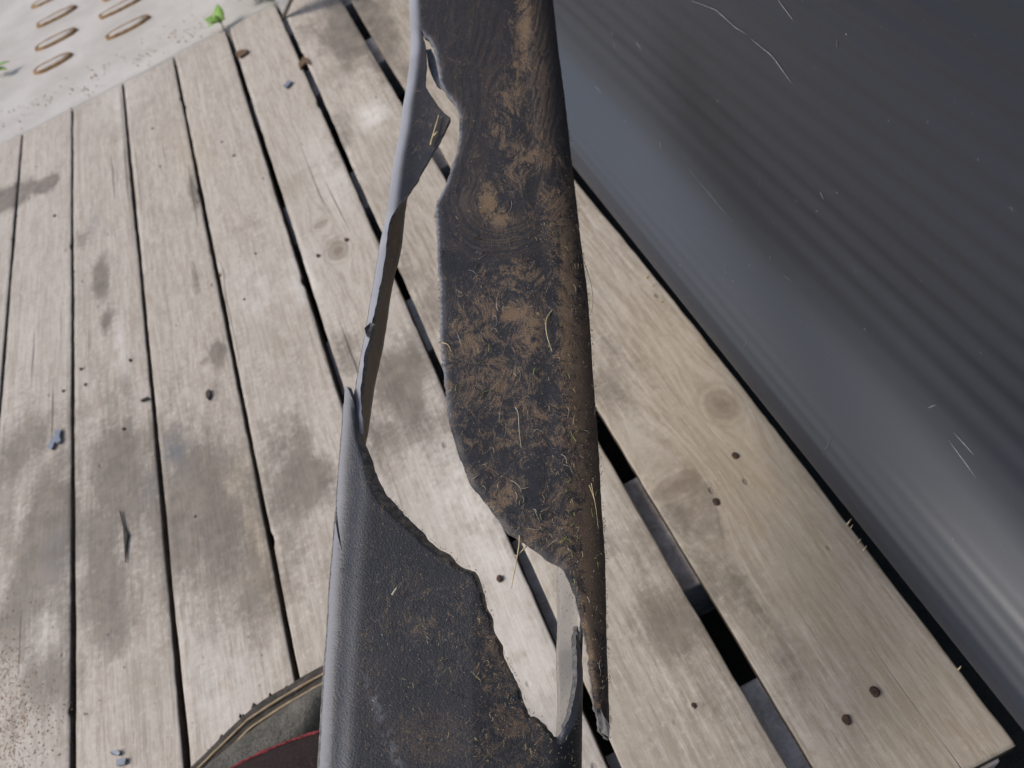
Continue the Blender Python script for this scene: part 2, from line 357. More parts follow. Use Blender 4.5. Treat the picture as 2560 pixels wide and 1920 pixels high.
# ------------------------------------------------------------------ deck
deck = empty('wooden_deck', (-0.2, 0.8, -0.06))
tag(deck, 'weathered grey timber deck of long planks beside the concrete', 'deck')
def E(*pts):                          # plank edge in world X for given Y, straight with a small natural bow
    return pts
GX = [-1.157, -0.980, -0.8085, -0.6325, -0.4555, -0.2735, -0.1005, 0.086, 0.2905]   # gap centres / h
GW = [0.004, 0.0032, 0.0042, 0.0062, 0.0052, 0.0080, 0.0095, 0.0140, 0.0]           # gap widths in m
TH = 0.018
# painted-in marks, the dark ones including soft shade: (src px x, y, radius along X m, radius along Y m, strength)
STAINS_SHADE = [(330, 1290, .16, .13, .42), (120, 1250, .10, .12, .40), (560, 1280, .10, .12, .42), (1040, 1000, .05, .09, .35), (135, 450, .012, .022, 1), (108, 465, .02, .022, 1), (72, 472, .02, .022, 1), (50, 490, .02, .03, 1), (15, 500, .045, .035, 1), (120, 1330, .055, .13, .75), (60, 1120, .05, .07, .55), (300, 1150, .055, .11, .55), (230, 1370, .05, .10, .5), (480, 1250, .05, .10, .7), (440, 1120, .03, .05, .5),  # broad near-left entries put soft shade into the wood colour, with dirt
          (560, 1330, .04, .09, .7), (640, 1480, .035, .05, .5), (280, 1480, .045, .07, .5), (700, 1130, .03, .06, .45), (755, 1180, .035, .07, .6), (1000, 960, .03, .07, .75), (960, 1090, .03, .05, .55), (1040, 700, .03, .1, .3), (870, 900, .02, .05, .3),
          (250, 700, .012, .05, .75), (265, 800, .012, .03, .6), (485, 480, .006, .05, .6), (490, 700, .006, .05, .55), (545, 880, .012, .025, .8), (205, 590, .02, .05, .3), (600, 560, .03, .06, .25), (880, 60, .06, .15, .75), (960, 150, .04, .12, .5),  # far-end entries near the steel plate paint its cast shadow
          (1600, 1380, .03, .05, .45), (1700, 1600, .03, .07, .5), (1830, 1750, .03, .07, .3), (1700, 1300, .025, .04, .45), (1880, 1540, .012, .06, .35), (1960, 1640, .012, .05, .3), (1750, 1450, .02, .05, .45), (1560, 950, .03, .06, .35), (130, 1700, .04, .05, .6), (40, 1550, .05, .06, .5), (840, 330, .03, .08, .35)]
BLUES = [(440, 1130, .016, .03, .7), (160, 1380, .02, .03, .6), (235, 560, .01, .03, .3), (380, 1220, .02, .03, .3)]
PALES = [(930, 290, .02, .03, .9), (830, 420, .03, .09, .5), (760, 700, .02, .06, .5), (640, 720, .02, .05, .4), (300, 860, .008, .05, .6), (1250, 1250, .05, .12, .8), (1150, 1200, .05, .1, .5), (1330, 1650, .05, .09, .5), (1500, 1250, .02, .05, .6), (300, 250, .05, .1, .3), (110, 1560, .02, .06, .5), (1330, 1520, .04, .06, .4), (550, 1720, .04, .05, .5)]
WARMS = [(1900, 1200, .05, .15, .8), (2050, 1450, .05, .12, .7), (2250, 1700, .05, .12, .6), (1700, 900, .04, .08, .6), (635, 1330, .008, .05, .8), (665, 1430, .006, .04, .7), (600, 1200, .02, .03, .4), (480, 380, .03, .08, .3)]
KNOTS = [(845, 625, .020, .026), (1800, 1010, .020, .026), (545, 690, .010, .010), (512, 905, .010, .010), (1690, 1215, .03, .016), (800, 560, .016, .012)]
def field(pts, x, y, kind=1):
    s = np.zeros_like(x)
    for p in pts:
        c = onz(p[0], p[1]); w_ = (fbm(x * 35 + p[0], y * 20 + p[1], 4) - 0.5) * 1.5; d2 = (((x - c[0]) / p[2]) ** 2 + ((y - c[1]) / p[3]) ** 2) * np.exp(w_)
        s = np.maximum(s, (p[4] if len(p) > 4 else 1.0) * np.exp(-d2 * 0.9))
    return s
planks = []
for k in range(8):
    x0 = GX[k] * H + GW[k] / 2; x1 = GX[k + 1] * H - GW[k + 1] / 2
    y0 = 0.055 if k == 7 else -0.05 - 0.02 * vnoise(k * 3.1, 0); y1 = YEND + (float(vnoise(k * 5.7, 2.0)) - 0.5) * 0.012
    if k >= 5: y1 += 0.0
    nx = 30; ny = 260
    sx = np.r_[0, 0.006, 0.016, np.linspace(0.07, 0.93, nx - 6), 0.984, 0.994, 1]; sy = np.r_[0, 0.0015, np.linspace(0.004, 0.996, ny - 4), 0.9985, 1]
    gx, gy = np.meshgrid(sx, sy)
    yy = y0 + gy * (y1 - y0)
    ea = 0.0022 * (fbm(yy * 4 + k * 11, yy * 0 + 1, 2) - 0.5) + 0.0008 * (vnoise(yy * 60 + k * 5, yy * 0 + 2) - 0.5) + 0.0018 * sstep(0.95, 0.98, vnoise(yy * 30, yy * 0 + k * 7))
    eb = 0.0022 * (fbm(yy * 4 + k * 23, yy * 0 + 3, 2) - 0.5) + 0.0008 * (vnoise(yy * 60 + k * 9, yy * 0 + 4) - 0.5) - 0.0018 * sstep(0.95, 0.98, vnoise(yy * 30, yy * 0 + k * 13))
    bow = 0.0
    if k == 7: bow = 0.0035 * np.sin(np.clip((yy - 0.05) / 0.7, 0, 1) * math.pi)
    a, b = x0 + ea, x1 + eb + bow
    xx = a + gx * (b - a)
    ed = np.minimum(gx, 1 - gx) * (x1 - x0); ey = np.minimum(gy, 1 - gy) * (y1 - y0)
    z = -0.0010 * np.clip(1 - ed / 0.0016, 0, 1) ** 2 - 0.002 * np.clip(1 - ey / 0.004, 0, 1) ** 2 + (fbm(xx * 14 + k * 3, yy * 4, 3) - 0.5) * 0.0025 + (float(vnoise(k * 9.3, 5.0)) - 0.5) * 0.003
    v = np.c_[xx.ravel(), yy.ravel(), z.ravel()]
    f = [(j * nx + i, j * nx + i + 1, (j + 1) * nx + i + 1, (j + 1) * nx + i) for j in range(ny - 1) for i in range(nx - 1)]
    n = len(v); rim = [i for i in range(nx)] + [j * nx + nx - 1 for j in range(1, ny)] + [(ny - 1) * nx + i for i in range(nx - 2, -1, -1)] + [j * nx for j in range(ny - 2, 0, -1)]
    lo = v[rim].copy(); lo[:, 2] = -TH; v2 = np.r_[v, lo]; m = len(rim)
    f += [(rim[(i + 1) % m], rim[i], n + i, n + (i + 1) % m) for i in range(m)]
    f.append(tuple(n + i for i in range(m))[::-1])
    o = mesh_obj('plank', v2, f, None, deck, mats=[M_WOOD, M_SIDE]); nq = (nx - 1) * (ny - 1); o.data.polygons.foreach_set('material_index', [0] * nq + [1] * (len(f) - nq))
    X, Y = v2[:, 0], v2[:, 1]
    wob = (fbm(X * 40, Y * 22) - 0.5) * 0.5
    attr(o, 'darken', np.clip(field(STAINS_SHADE, X, Y) + wob * (field(STAINS_SHADE, X, Y) > 0.05), 0, 1))  # mask holds real stains and painted soft shade together
    attr(o, 'blue', np.clip(field(BLUES, X, Y), 0, 1)); attr(o, 'pale', np.clip(field(PALES, X, Y), 0, 1)); attr(o, 'warm', np.clip(field(WARMS, X, Y), 0, 1))
    tone = [0.0, 0.0, 0.1, 0.12, 0.05, 0.08, 0.5, 0.5][k]; attr(o, 'tone', tone * sstep(1.3, 0.55, Y) if k == 6 else np.full(len(v2), tone))
    kn = np.zeros(len(v2))
    for (kx, ky, ra, rb) in KNOTS:
        c = onz(kx, ky); d = np.hypot((X - c[0]) / ra, (Y - c[1]) / rb); kn = np.maximum(kn, np.exp(-(d * 0.85) ** 2))
    attr(o, 'knot', kn); kw = np.zeros(len(v2))
    for (kx, ky, ra, rb) in KNOTS:
        c = onz(kx, ky); dx = X - c[0]; r2 = dx ** 2 + ((Y - c[1]) * 0.42) ** 2; R2 = (0.75 * ra) ** 2
        kw -= dx * R2 / np.maximum(r2, R2) * np.exp(-r2 / (6 * R2))
    attr(o, 'kwarp', kw)
    planks.append(o)
for yb in (0.109, 0.302, 0.66, 0.95, 1.28, 1.52):
    wdt = 0.112 if yb < 0.5 else 0.09
    b = box('bearer', (-0.259, yb, -0.0525), (0.85, wdt, 0.066), M_BEAR, deck, bevel=0.002)
def plank_at(x):
    for k in range(8):
        if GX[k] * H <= x <= GX[k + 1] * H: return planks[k]
    return planks[7]
# nails and nail holes
nr = 10
def nail(px, py, r, mat):
    c = onz(px, py); p = plank_at(c[0]); r = r * (0.72 if px > 1000 else 0.55)
    t = np.linspace(0, 2 * math.pi, nr, endpoint=False)
    ring = lambda rr, z: np.c_[c[0] + rr * np.cos(t) * (0.7 + 0.5 * rng.random(nr)), c[1] + rr * 1.2 * np.sin(t), np.full(nr, z)]
    v = np.r_[ring(r * 1.05, -0.0045), ring(r, 0.0016), ring(r * 0.7, 0.0020), [[c[0], c[1], 0.0016]]]
    f = [(q * nr + i, q * nr + (i + 1) % nr, (q + 1) * nr + (i + 1) % nr, (q + 1) * nr + i) for q in range(2) for i in range(nr)] + [(2 * nr + i, 2 * nr + (i + 1) % nr, 3 * nr) for i in range(nr)]
    mesh_obj('nail', v, f, mat, p)
for (x, y, r) in [(1838, 1140, .0036), (1790, 1256, .004), (2186, 1730, .0042), (2117, 1800, .004), (1249, 1447, .0035), (1735, 1765, .0025), (203, 923, .003), (214, 962, .003), (159, 978, .003), (326, 901, .003), (310, 1073, .0025), (382, 323, .004), (555, 357, .0045), (585, 391, .005), (402, 418, .004), (552, 690, .003), (612, 750, .003), (640, 635, .003), (795, 640, .004), (866, 600, .004), (137, 540, .004), (490, 1293, .0025)]:
    nail(x, y, r, M_RUST)

for (x, y, dx, dy) in [(2120, 1312, 9, -16), (2128, 1322, 4, -10), (2160, 1378, 7, -14), (2148, 1356, 4, -9), (1618, 700, 5, -18), (1630, 716, 10, -8), (1655, 756, 3, -8), (2398, 1674, 5, -9)]:
    a_ = onz(x - 6, y + 4, -0.0015); b_ = onz(x + dx, y + dy, 0.003); v, f = tube([a_, (a_ + b_) / 2 + np.array([0.0004, 0, 0.0004]), b_], [0.0009, 0.0005, 0.0002], 5)
    mesh_obj('splinter', v, f, M_STRAW, planks[7])

# ------------------------------------------------------------------ dark panel on the right
pan = empty('dark_plastic_panel', (0.19, 0.6, 0.0))
tag(pan, 'dark scratched glossy panel with rounded lower edge beside the deck', 'panel')
# profile: lip turned under, rounded sill leaning back, then a nearly upright rippled side
SA = np.array([0, .008, .022, .036, .052, .078, .105, .140, .19, .40, 1.2]); FA = np.radians([-80, -45, -14, 18, 40, 50, 44, 20, 5, 0, -3.0])
ss = np.r_[np.linspace(0, 0.03, 30), np.linspace(0.0315, 1.0, 900)]
fi = np.interp(ss, SA, FA); amp = np.radians(13.0) * sstep(0.115, 0.17, ss) * (0.55 + 0.45 * sstep(0.7, 0.3, ss)) + np.radians(4.0) * sstep(0.02, 0.035, ss) * sstep(0.10, 0.06, ss)
per = np.where(ss < 0.09, 0.0095, 0.021)
fi = fi + amp * np.sin(2 * math.pi * ss / per + 0.5 * np.sin(ss * 21)) * (0.75 + 0.25 * np.sin(ss * 13 + 1))
dsx = np.diff(ss, prepend=0); prx = 0.190 + np.cumsum(np.sin(fi) * dsx); prz = 0.003 + np.cumsum(np.cos(fi) * dsx)
prx = prx - prx.min() + 0.1768
prof = [(0.245, -0.10), (0.240, -0.02)] + list(zip(prx, prz))
def pshape(z): return float(np.interp(z, prz, prx))
ys = np.linspace(-0.5, 2.6, 60)
prof = np.array(prof); npf = len(prof)
pv = []
for y in ys:
    wob = 0.0008 * (vnoise(prof[:, 1] * 9, prof[:, 1] * 0 + y * 4) - 0.5)
    pv.append(np.c_[prof[:, 0] + wob, np.full(npf, y), prof[:, 1]])
pv = np.concatenate(pv)
pf = [(j * npf + i, j * npf + i + 1, (j + 1) * npf + i + 1, (j + 1) * npf + i) for j in range(len(ys) - 1) for i in range(npf - 1)]
po = mesh_obj('panel_skin', pv, pf, M_PANEL, pan)
sm = po.modifiers.new('solid', 'SOLIDIFY'); sm.thickness = 0.004; sm.offset = -1
# thin lip bead along the lower edge
bv, bf = tube([(0.187, y, 0.0015) for y in np.linspace(-0.5, 2.6, 30)], 0.0022, 8)
mesh_obj('lip_bead', bv, bf, M_PANEL, pan)
# scratches: shallow raised burrs lying on the panel
def on_panel(px, py):
    d = ray(px, py); t = 0.4
    for _ in range(3000):
        p = CLOC + d * t
        if p[2] < 0 or p[0] >= pshape(max(0.0, p[2])) - 0.0004: return p
        t += 0.0006
    return p
SCR = [[(1725, 0), (1790, 25), (1840, 70), (1865, 85)], [(1878, 98), (1930, 140), (1982, 212)], [(1945, 0), (1982, 50)], [(2395, 985), (2440, 1195 - 1)][:0],
       [(2372, 1100), (2440, 1195)], [(2385, 1082), (2435, 1138)], [(2082, 1090), (2056, 1138)], [(1900, 440), (1900, 475)], [(1590, 105), (1604, 125)], [(1488, 215), (1502, 232)], [(1720, 420), (1830, 555)],
       [(2530, 180), (2534, 250), (2554, 315)], [(2480, 0), (2488, 55)], [(1815, 660), (1816, 690)], [(2130, 80), (2098, 130)][:0], [(2092, 100), (2094, 122)], [(1650, 350), (1652, 375)], [(1925, 640), (1925, 655)], [(1870, 850), (1858, 870)], [(2320, 1020), (2340, 1012)], [(2510, 120), (2560, 150)], [(1525, 60), (1540, 130)],
       [(1700, 660), (1702, 668)], [(2105, 1300), (2108, 1306)], [(1960, 690), (1978, 702)], [(2050, 480), (2060, 500)]]
SCR += [[(x, y), (x + 4, y + 5)] for x, y in [(2114, 84), (1712, 303), (1931, 554), (1792, 250), (1956, 1015), (2380, 1345), (2090, 480), (1752, 340), (2220, 300), (1988, 500), (2040, 525), (2300, 700), (2160, 820), (2450, 880), (2000, 800), (1660, 200), (1560, 300), (1830, 700)]]
sv, sf = [], []
for s in SCR:
    if len(s) < 2: continue
    pts = []
    for i in range(len(s) - 1):
        for t in np.linspace(0, 1, 6)[(1 if i else 0):]:
            pts.append(on_panel(s[i][0] * (1 - t) + s[i + 1][0] * t + random.uniform(-.6, .6), s[i][1] * (1 - t) + s[i + 1][1] * t))
    m = len(pts); rr = [0.00026 * math.sin(math.pi * (0.12 + 0.76 * i / (m - 1))) for i in range(m)]
    v, f = tube(pts, rr, 4); b = len(sv); sv += list(v); sf += [tuple(i + b for i in q) for q in f]
so = mesh_obj('scratches', sv, sf, M_SCR, pan); tag(so, kind='stuff')

# ------------------------------------------------------------------ the torn plastic cover
D_TOP, D_BOT = 0.58, 0.33
def depth(y): return 1.0 / (1 / D_TOP + (1 / D_BOT - 1 / D_TOP) * y / 1920.0)
def fp(x, y):
    return CLOC + ray(x, y) * depth(y)
_a, _b, _c = fp(1280, 0), fp(1280, 1920), fp(1500, 960)
NRM = np.cross(_c - _a, _b - _a); NRM /= np.linalg.norm(NRM)
if NRM @ (CLOC - _a) < 0: NRM = -NRM
CR = CAM[:, 0]
def FP(x, y, lift):
    x = np.asarray(x, float); y = np.asarray(y, float)
    d = np.stack([(x - 1280) / FPX, (960 - y) / FPX, -np.ones_like(x)], -1) @ CAM.T
    D = 1.0 / (1 / D_TOP + (1 / D_BOT - 1 / D_TOP) * y / 1920.0)
    return CLOC + d * D[..., None] + np.asarray(lift)[..., None] * NRM
ctr = fp(1200, 960)
cover = empty('torn_plastic_cover', tuple(ctr - NRM * 0.03))
tag(cover, 'long torn black plastic cover caked in brown dust, split open lengthwise', 'plastic cover')

def smoothpoly(pts, step=5.0, jit=0.0, seed=0):
    pts = np.array(pts, float); out = []
    m = len(pts)
    for i in range(m - 1):
        p0, p1, p2, p3 = pts[max(i - 1, 0)], pts[i], pts[i + 1], pts[min(i + 2, m - 1)]
        L = np.linalg.norm(p2 - p1); n = max(1, int(round(L / step)))
        for t in np.arange(n) / n:
            q = 0.5 * ((2 * p1) + (-p0 + p2) * t + (2 * p0 - 5 * p1 + 4 * p2 - p3) * t * t + (-p0 + 3 * p1 - 3 * p2 + p3) * t ** 3)
            out.append(q)
    out.append(pts[-1]); out = np.array(out)
    if jit:
        j = np.c_[vnoise(np.arange(len(out)) * 0.45 + seed, np.zeros(len(out)) + seed), vnoise(np.arange(len(out)) * 0.45 + seed + 50, np.zeros(len(out)) + seed + 9)] - 0.5
        j[0] = j[-1] = 0; out = out + j * jit
    return out
LEFT_UP = [(1018, -110), (1020, 0), (1023, 72), (1021, 124), (1013, 188), (1001, 260), (993, 318), (978, 391), (968, 463), (958, 530), (945, 590), (926, 706), (904, 834), (896, 877), (887, 932), (880, 975), (872, 1030), (868, 1080)]
STRIP = [(868, 1080), (905, 1085), (909, 1074), (903, 1022), (900, 976), (906, 932), (910, 883), (923, 845), (931, 793), (945, 734), (958, 671), (966, 603), (973, 552), (985, 528), (1015, 492)]
FLAP = [(1015, 492), (1040, 454), (1056, 424), (1081, 384), (1106, 344), (1127, 305)]
FLAP2 = [(1127, 305), (1110, 288), (1094, 266), (1072, 231), (1063, 206), (1066, 160), (1064, 117), (1056, 90), (1046, 62)]
FACE = [(1046, 62), (1060, 86), (1075, 101), (1085, 124), (1093, 162), (1100, 200), (1114, 229), (1134, 255), (1146, 281), (1148, 312), (1146, 355), (1131, 405), (1120, 443), (1105, 478), (1091, 507), (1087, 530), (1091, 562), (1093, 602), (1094, 660), (1098, 704), (1097, 747), (1100, 819), (1102, 874), (1110, 947), (1116, 1005), (1124, 1062), (1147, 1135), (1171, 1201), (1199, 1239), (1228, 1276), (1252, 1310), (1272, 1334), (1304, 1355), (1341, 1378), (1370, 1401), (1399, 1415), (1414, 1433), (1425, 1459), (1437, 1488), (1451, 1534), (1463, 1585), (1472, 1628), (1475, 1671), (1481, 1700), (1489, 1764), (1501, 1787), (1505, 1822), (1530, 1841)]
RIGHT_UP = [(1530, 1841), (1533, 1816), (1530, 1700), (1525, 1563), (1521, 1375), (1512, 1245), (1504, 1100), (1495, 980), (1487, 880), (1484, 819), (1474, 689), (1464, 617), (1450, 501), (1441, 423), (1435, 376), (1424, 275), (1412, 179), (1398, 72), (1390, 0), (1377, -110)]
LEFT_LO = [(782, 2030), (790, 1920), (795, 1831), (803, 1686), (812, 1556), (818, 1449), (828, 1329), (834, 1259), (839, 1178), (847, 1077), (852, 1005), (856, 954)]
TEAR_LO = [(856, 954), (864, 960), (875, 984), (885, 1012), (897, 1055), (911, 1104), (930, 1149), (945, 1193), (965, 1230), (988, 1256), (1017, 1288), (1058, 1326), (1075, 1349), (1110, 1373), (1127, 1381), (1145, 1404), (1174, 1418), (1188, 1421), (1198, 1441), (1211, 1478), (1217, 1507), (1232, 1540), (1236, 1572), (1256, 1605), (1259, 1631), (1275, 1663), (1295, 1700), (1324, 1776), (1336, 1781), (1362, 1799), (1391, 1832), (1408, 1819), (1426, 1787), (1440, 1738), (1449, 1680), (1450, 1637), (1447, 1576), (1452, 1540)]
RIGHT_LO = [(1452, 1540), (1462, 1580), (1470, 1640), (1471, 1686), (1470, 1729), (1469, 1820), (1468, 1920), (1467, 2030)]

def inpoly(px, py, poly):
    inside = np.zeros(len(px), bool); j = len(poly) - 1
    for i in range(len(poly)):
        xi, yi = poly[i]; xj, yj = poly[j]
        c = ((yi > py) != (yj > py)) & (px < (xj - xi) * (py - yi) / (yj - yi + 1e-12) + xi)
        inside ^= c; j = i
    return inside
def dist_to(px, py, line):
    d = np.full(len(px), 1e9)
    for i in range(len(line) - 1):
        a = line[i]; b = line[i + 1]; ab = b - a; L = ab @ ab + 1e-9
        t = np.clip(((px - a[0]) * ab[0] + (py - a[1]) * ab[1]) / L, 0, 1)
        d = np.minimum(d, np.hypot(px - a[0] - t * ab[0], py - a[1] - t * ab[1]))
    return d
def sheet(segs, gstep, sides):
    poly = [s[:-1] for s in segs]
    poly = np.concatenate(poly)
    x0, y0 = poly.min(0); x1, y1 = poly.max(0)
    gx, gy = np.meshgrid(np.arange(x0, x1, gstep), np.arange(y0, y1, gstep))
    gx = gx + (np.arange(gx.shape[0]) % 2)[:, None] * gstep * 0.5
    g = np.c_[gx.ravel(), gy.ravel()]
    for ln, sgn in sides:
        for off in (2.5, 6, 10):
            g = np.r_[g, ln + np.array([sgn * off, 0])]
    ok = inpoly(g[:, 0], g[:, 1], poly)
    g = g[ok]; d = dist_to(g[:, 0], g[:, 1], np.r_[poly, poly[:1]]); g = g[d > 1.8]
    allp = np.r_[poly, g]; n = len(poly)
    vs, es, fs, ov, oe, of = delaunay_2d_cdt([Vector((p[0], p[1])) for p in allp], [(i, (i + 1) % n) for i in range(n)], [], 1, 1e-4)
    V = np.array([(v.x, v.y) for v in vs])
    F = [tuple(f) for f in fs]
    c = np.array([V[list(f)].mean(0) for f in F]); keep = inpoly(c[:, 0], c[:, 1], poly)
    F = [f for f, k in zip(F, keep) if k]
    out = []
    for f in F:                        # face toward the camera (image y points down)
        a, b, c2 = V[f[0]], V[f[1]], V[f[2]]
        cr = (b[0] - a[0]) * (c2[1] - a[1]) - (b[1] - a[1]) * (c2[0] - a[0])
        out.append(f if cr < 0 else f[::-1])
    return V, out
def roll(d, r, e=1.0):
    q = np.clip(1 - d / r, 0, 1); return r * e * (1 - np.sqrt(np.clip(1 - q * q, 0, 1)))
_ix = {}
def interp_x(line, y):
    k = id(line)
    if k not in _ix:
        o = np.argsort(line[:, 1]); _ix[k] = (line, line[o, 1], line[o, 0])
    return np.interp(y, _ix[k][1], _ix[k][2])

lu = smoothpoly(LEFT_UP, 6, 1.0, 1); stp = smoothpoly(STRIP, 6, 3.0, 2); fl = smoothpoly(FLAP, 5, 2.0, 3); fl2 = smoothpoly(FLAP2, 5, 1.2, 4)
fc = smoothpoly(FACE, 5, 3.0, 5); ru = smoothpoly(RIGHT_UP, 6, 1.2, 6)
top = np.array([RIGHT_UP[-1], LEFT_UP[0]], float); top = smoothpoly(top, 8)
V, F = sheet([lu, stp, fl, fl2, fc, ru, top], 6.5, [(lu, 1), (ru, -1)])
x, y = V[:, 0], V[:, 1]; mm = 1.0 / (1 / D_TOP + (1 / D_BOT - 1 / D_TOP) * y / 1920.0) / FPX
xl, xr = interp_x(lu, y), interp_x(ru, y)
dl, dr = (x - xl) * mm, (xr - x) * mm
lift = -roll(dl, 0.0085) - roll(dr, 0.027, 0.55)
lift += -0.0006 * np.exp(-((dr - 0.026) / 0.005) ** 2)
lift += 0.0018 * (fbm(x / 160, y / 220, 3) - 0.5)
de = np.minimum(dist_to(x, y, fc), np.minimum(dist_to(x, y, fl), dist_to(x, y, stp)))
lift += -0.0012 * np.exp(-(dist_to(x, y, fc) / 9) ** 2) * (0.4 + vnoise(y / 40, y * 0))
flapd = np.clip((x - 1035) / 90, 0, 1) * (x < 1130) * (y < 480) * (x < interp_x(fc, y) - 6)
lift += 0.004 * flapd ** 1.5 * ((x < interp_x(fl2, y) + 60))
# dust: hand-laid density in picture pixels
def dens(pts):
    s = np.zeros(len(x))
    for (cx, cy, rx, ry, k) in pts: s = np.maximum(s, k * np.exp(-((x - cx) / rx) ** 2 - ((y - cy) / ry) ** 2))
    return s
du = dens([(1310, 60, 28, 110, .75), (1305, 160, 40, 60, .6), (1285, 240, 50, 60, .62), (1260, 330, 50, 60, .5), (1320, 380, 55, 60, .62), (1290, 440, 60, 50, .55), (1222, 510, 26, 50, 1.0), (1245, 545, 30, 30, .9), (1330, 520, 40, 50, .4), (1290, 690, 110, 40, .55), (1380, 560, 30, 90, .5), (1210, 760, 90, 50, .5), (1310, 800, 70, 90, .7), (1180, 850, 80, 90, .5), (1230, 960, 110, 90, .5), (1300, 1060, 130, 90, .38), (1420, 700, 30, 300, .6), (1460, 950, 40, 300, .62), (1485, 1350, 28, 400, .75), (1250, 1240, 60, 60, .45), (1330, 1330, 60, 40, .45), (1400, 1300, 60, 120, .4)])
du += 0.26 * sstep(0.026, 0.012, dr) * sstep(150, 520, y)
du += 0.10 * sstep(600, 1000, y)
du *= sstep(0.004, 0.014, dl)
xc = 1250 + np.clip(500 - y, 0, 600) * 0.22
psi = np.where(y < 500, (xc - x), np.sign(xc - x + 1e-6) * 0 + np.hypot(x - xc, (y - 500) * 1.15) ) * 1e-4 * 2.0
stk = dens([(1120, 120, 90, 170, .38), (1210, 180, 60, 200, .6), (1160, 330, 60, 120, .8), (1180, 500, 70, 110, .8), (1260, 590, 120, 60, .8), (1350, 120, 40, 260, .6), (1360, 380, 30, 160, .5)])
psi = psi + 0.006 * (fbm(x / 70, y / 90, 3) - 0.5)
stk = np.clip(stk * 0.8 * (0.35 + 0.9 * fbm(x / 60, y / 70, 3)) + 0.5 * np.exp(-((dr - 0.017) / 0.008) ** 2) * sstep(520, 300, y), 0, 1)
stk *= sstep(700, 620, y) * sstep(0.006, 0.012, dl)
pts3 = FP(x, y, lift)
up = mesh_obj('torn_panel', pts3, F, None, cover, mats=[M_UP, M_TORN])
dfc = dist_to(x, y, fc)
attr(up, 'wear_sheen', np.maximum(0.9 * sstep(0.0095, 0.0050, dl) * (0.8 + 0.2 * vnoise(y / 30, y * 0)), 0.7 * sstep(7, 3, dfc) * sstep(60, 100, y) * sstep(1100, 900, y))); attr(up, 'dust', du + 0.04); attr(up, 'psi', psi); attr(up, 'streak', stk); attr(up, 'edge', np.exp(-(de / 5) ** 2) * 0.5)  # rolled rim lightening is painted sky reflection; band along the tear is wear
setuv(up, np.c_[(x - 1280) * mm, -np.cumsum(np.zeros(1)) + (-y * 0.00021)])
def solid(o, t=0.0024):
    m = o.modifiers.new('solid', 'SOLIDIFY'); m.thickness = t; m.offset = -1; m.material_offset_rim = 1
    e = o.modifiers.new('split', 'EDGE_SPLIT'); e.split_angle = math.radians(50)
solid(up); up['label'] = 'narrow torn panel caked in swirled brown dust'

lo_l = smoothpoly(LEFT_LO, 6, 1.2, 11); lo_t = smoothpoly(TEAR_LO, 5, 3.2, 12); lo_r = smoothpoly(RIGHT_LO, 6, 0.6, 13); lo_b = smoothpoly([RIGHT_LO[-1], LEFT_LO[0]], 8)
ka = lo_l[lo_l[:, 1] > 1286]; kb = lo_l[lo_l[:, 1] < 1258]
crk = np.array([ka[-1], (836, 1300), (841, 1325), (847, 1350), (857, 1382), (852, 1350), (847, 1322), (843, 1296), (839, 1270), kb[0]], float)
V, F = sheet([ka, crk, kb, lo_t, lo_r, lo_b], 6.5, [(lo_l, 1), (lo_r, -1)])
x, y = V[:, 0], V[:, 1]; mm = 1.0 / (1 / D_TOP + (1 / D_BOT - 1 / D_TOP) * y / 1920.0) / FPX
xl, xr = interp_x(lo_l, y), np.where(y < 1560, 1470, interp_x(lo_r, y))
dl, dr = (x - xl) * mm, (xr - x) * mm
lift = 0.004 - 0.009 * np.clip((x - 800) / 700, 0, 1) - roll(dl, 0.012) - roll(dr, 0.016, 1.1)
lift += -np.clip((x - 1182) * mm, 0, 1) * 0.16 + 0.0010 * (fbm(x / 190, y / 260, 3) - 0.5) + 0.0009 * np.exp(-((x - xl - 62) / 20) ** 2) * -1
de = dist_to(x, y, lo_t)
bw = 8 + 24 * np.exp(-((y - 1250) / 150) ** 2)
lift += -0.0045 * np.clip(1 - de / bw, 0, 1) ** 1.2 * sstep(980, 1100, y) * sstep(1420, 1380, x)
du = dens([(1060, 1560, 90, 120, .45), (1130, 1600, 80, 90, .5), (1150, 1450, 60, 60, .4), (950, 1640, 60, 50, .3), (1260, 1650, 70, 140, .62), (1300, 1820, 80, 120, .55), (1090, 1850, 120, 60, .5), (940, 1500, 40, 50, .3), (1000, 1460, 40, 30, .35), (1210, 1540, 26, 70, .55)])
du += 0.10 + 0.25 * sstep(1182, 1192, x) * sstep(1480, 1600, y) * sstep(1400, 1330, x)
du *= sstep(0.002, 0.016, dl)
psi = np.hypot(x - 1080, y - 1960) * 2e-4
stk = dens([(1080, 1840, 90, 60, .55), (920, 1720, 30, 120, .3)])
low = mesh_obj('torn_panel', FP(x, y, lift), F, None, cover, mats=[M_LOW, M_TORN])
spk_ = 0.55 * sstep(24, 15, de) * sstep(1392, 1404, x)
scf = 0.30 * np.exp(-((x - (915 + (y - 1685) * 0.36)) / 12) ** 2) * sstep(1670, 1720, y) * (vnoise(x / 9, y / 12) > 0.45)
attr(low, 'wear_sheen', np.maximum(np.maximum(0.6 * sstep(0.008, 0.0015, dl), 0.22 * np.exp(-((dl - 0.011) / 0.004) ** 2)), np.maximum(spk_, scf))); attr(low, 'dust', du); attr(low, 'psi', psi); attr(low, 'streak', stk); attr(low, 'edge', sstep(1.05, 0.7, de / bw) * 0.95 * sstep(980, 1100, y) * sstep(1400, 1360, x))  # rolled rim lightening is painted sheen; spike and scuff are wear
setuv(low, np.c_[(x - 1280) * mm, -y * 0.00018]); solid(low); low['label'] = 'broad grained dark panel with jagged torn edge and cracked rim'
LOWV = (x, y, lift)

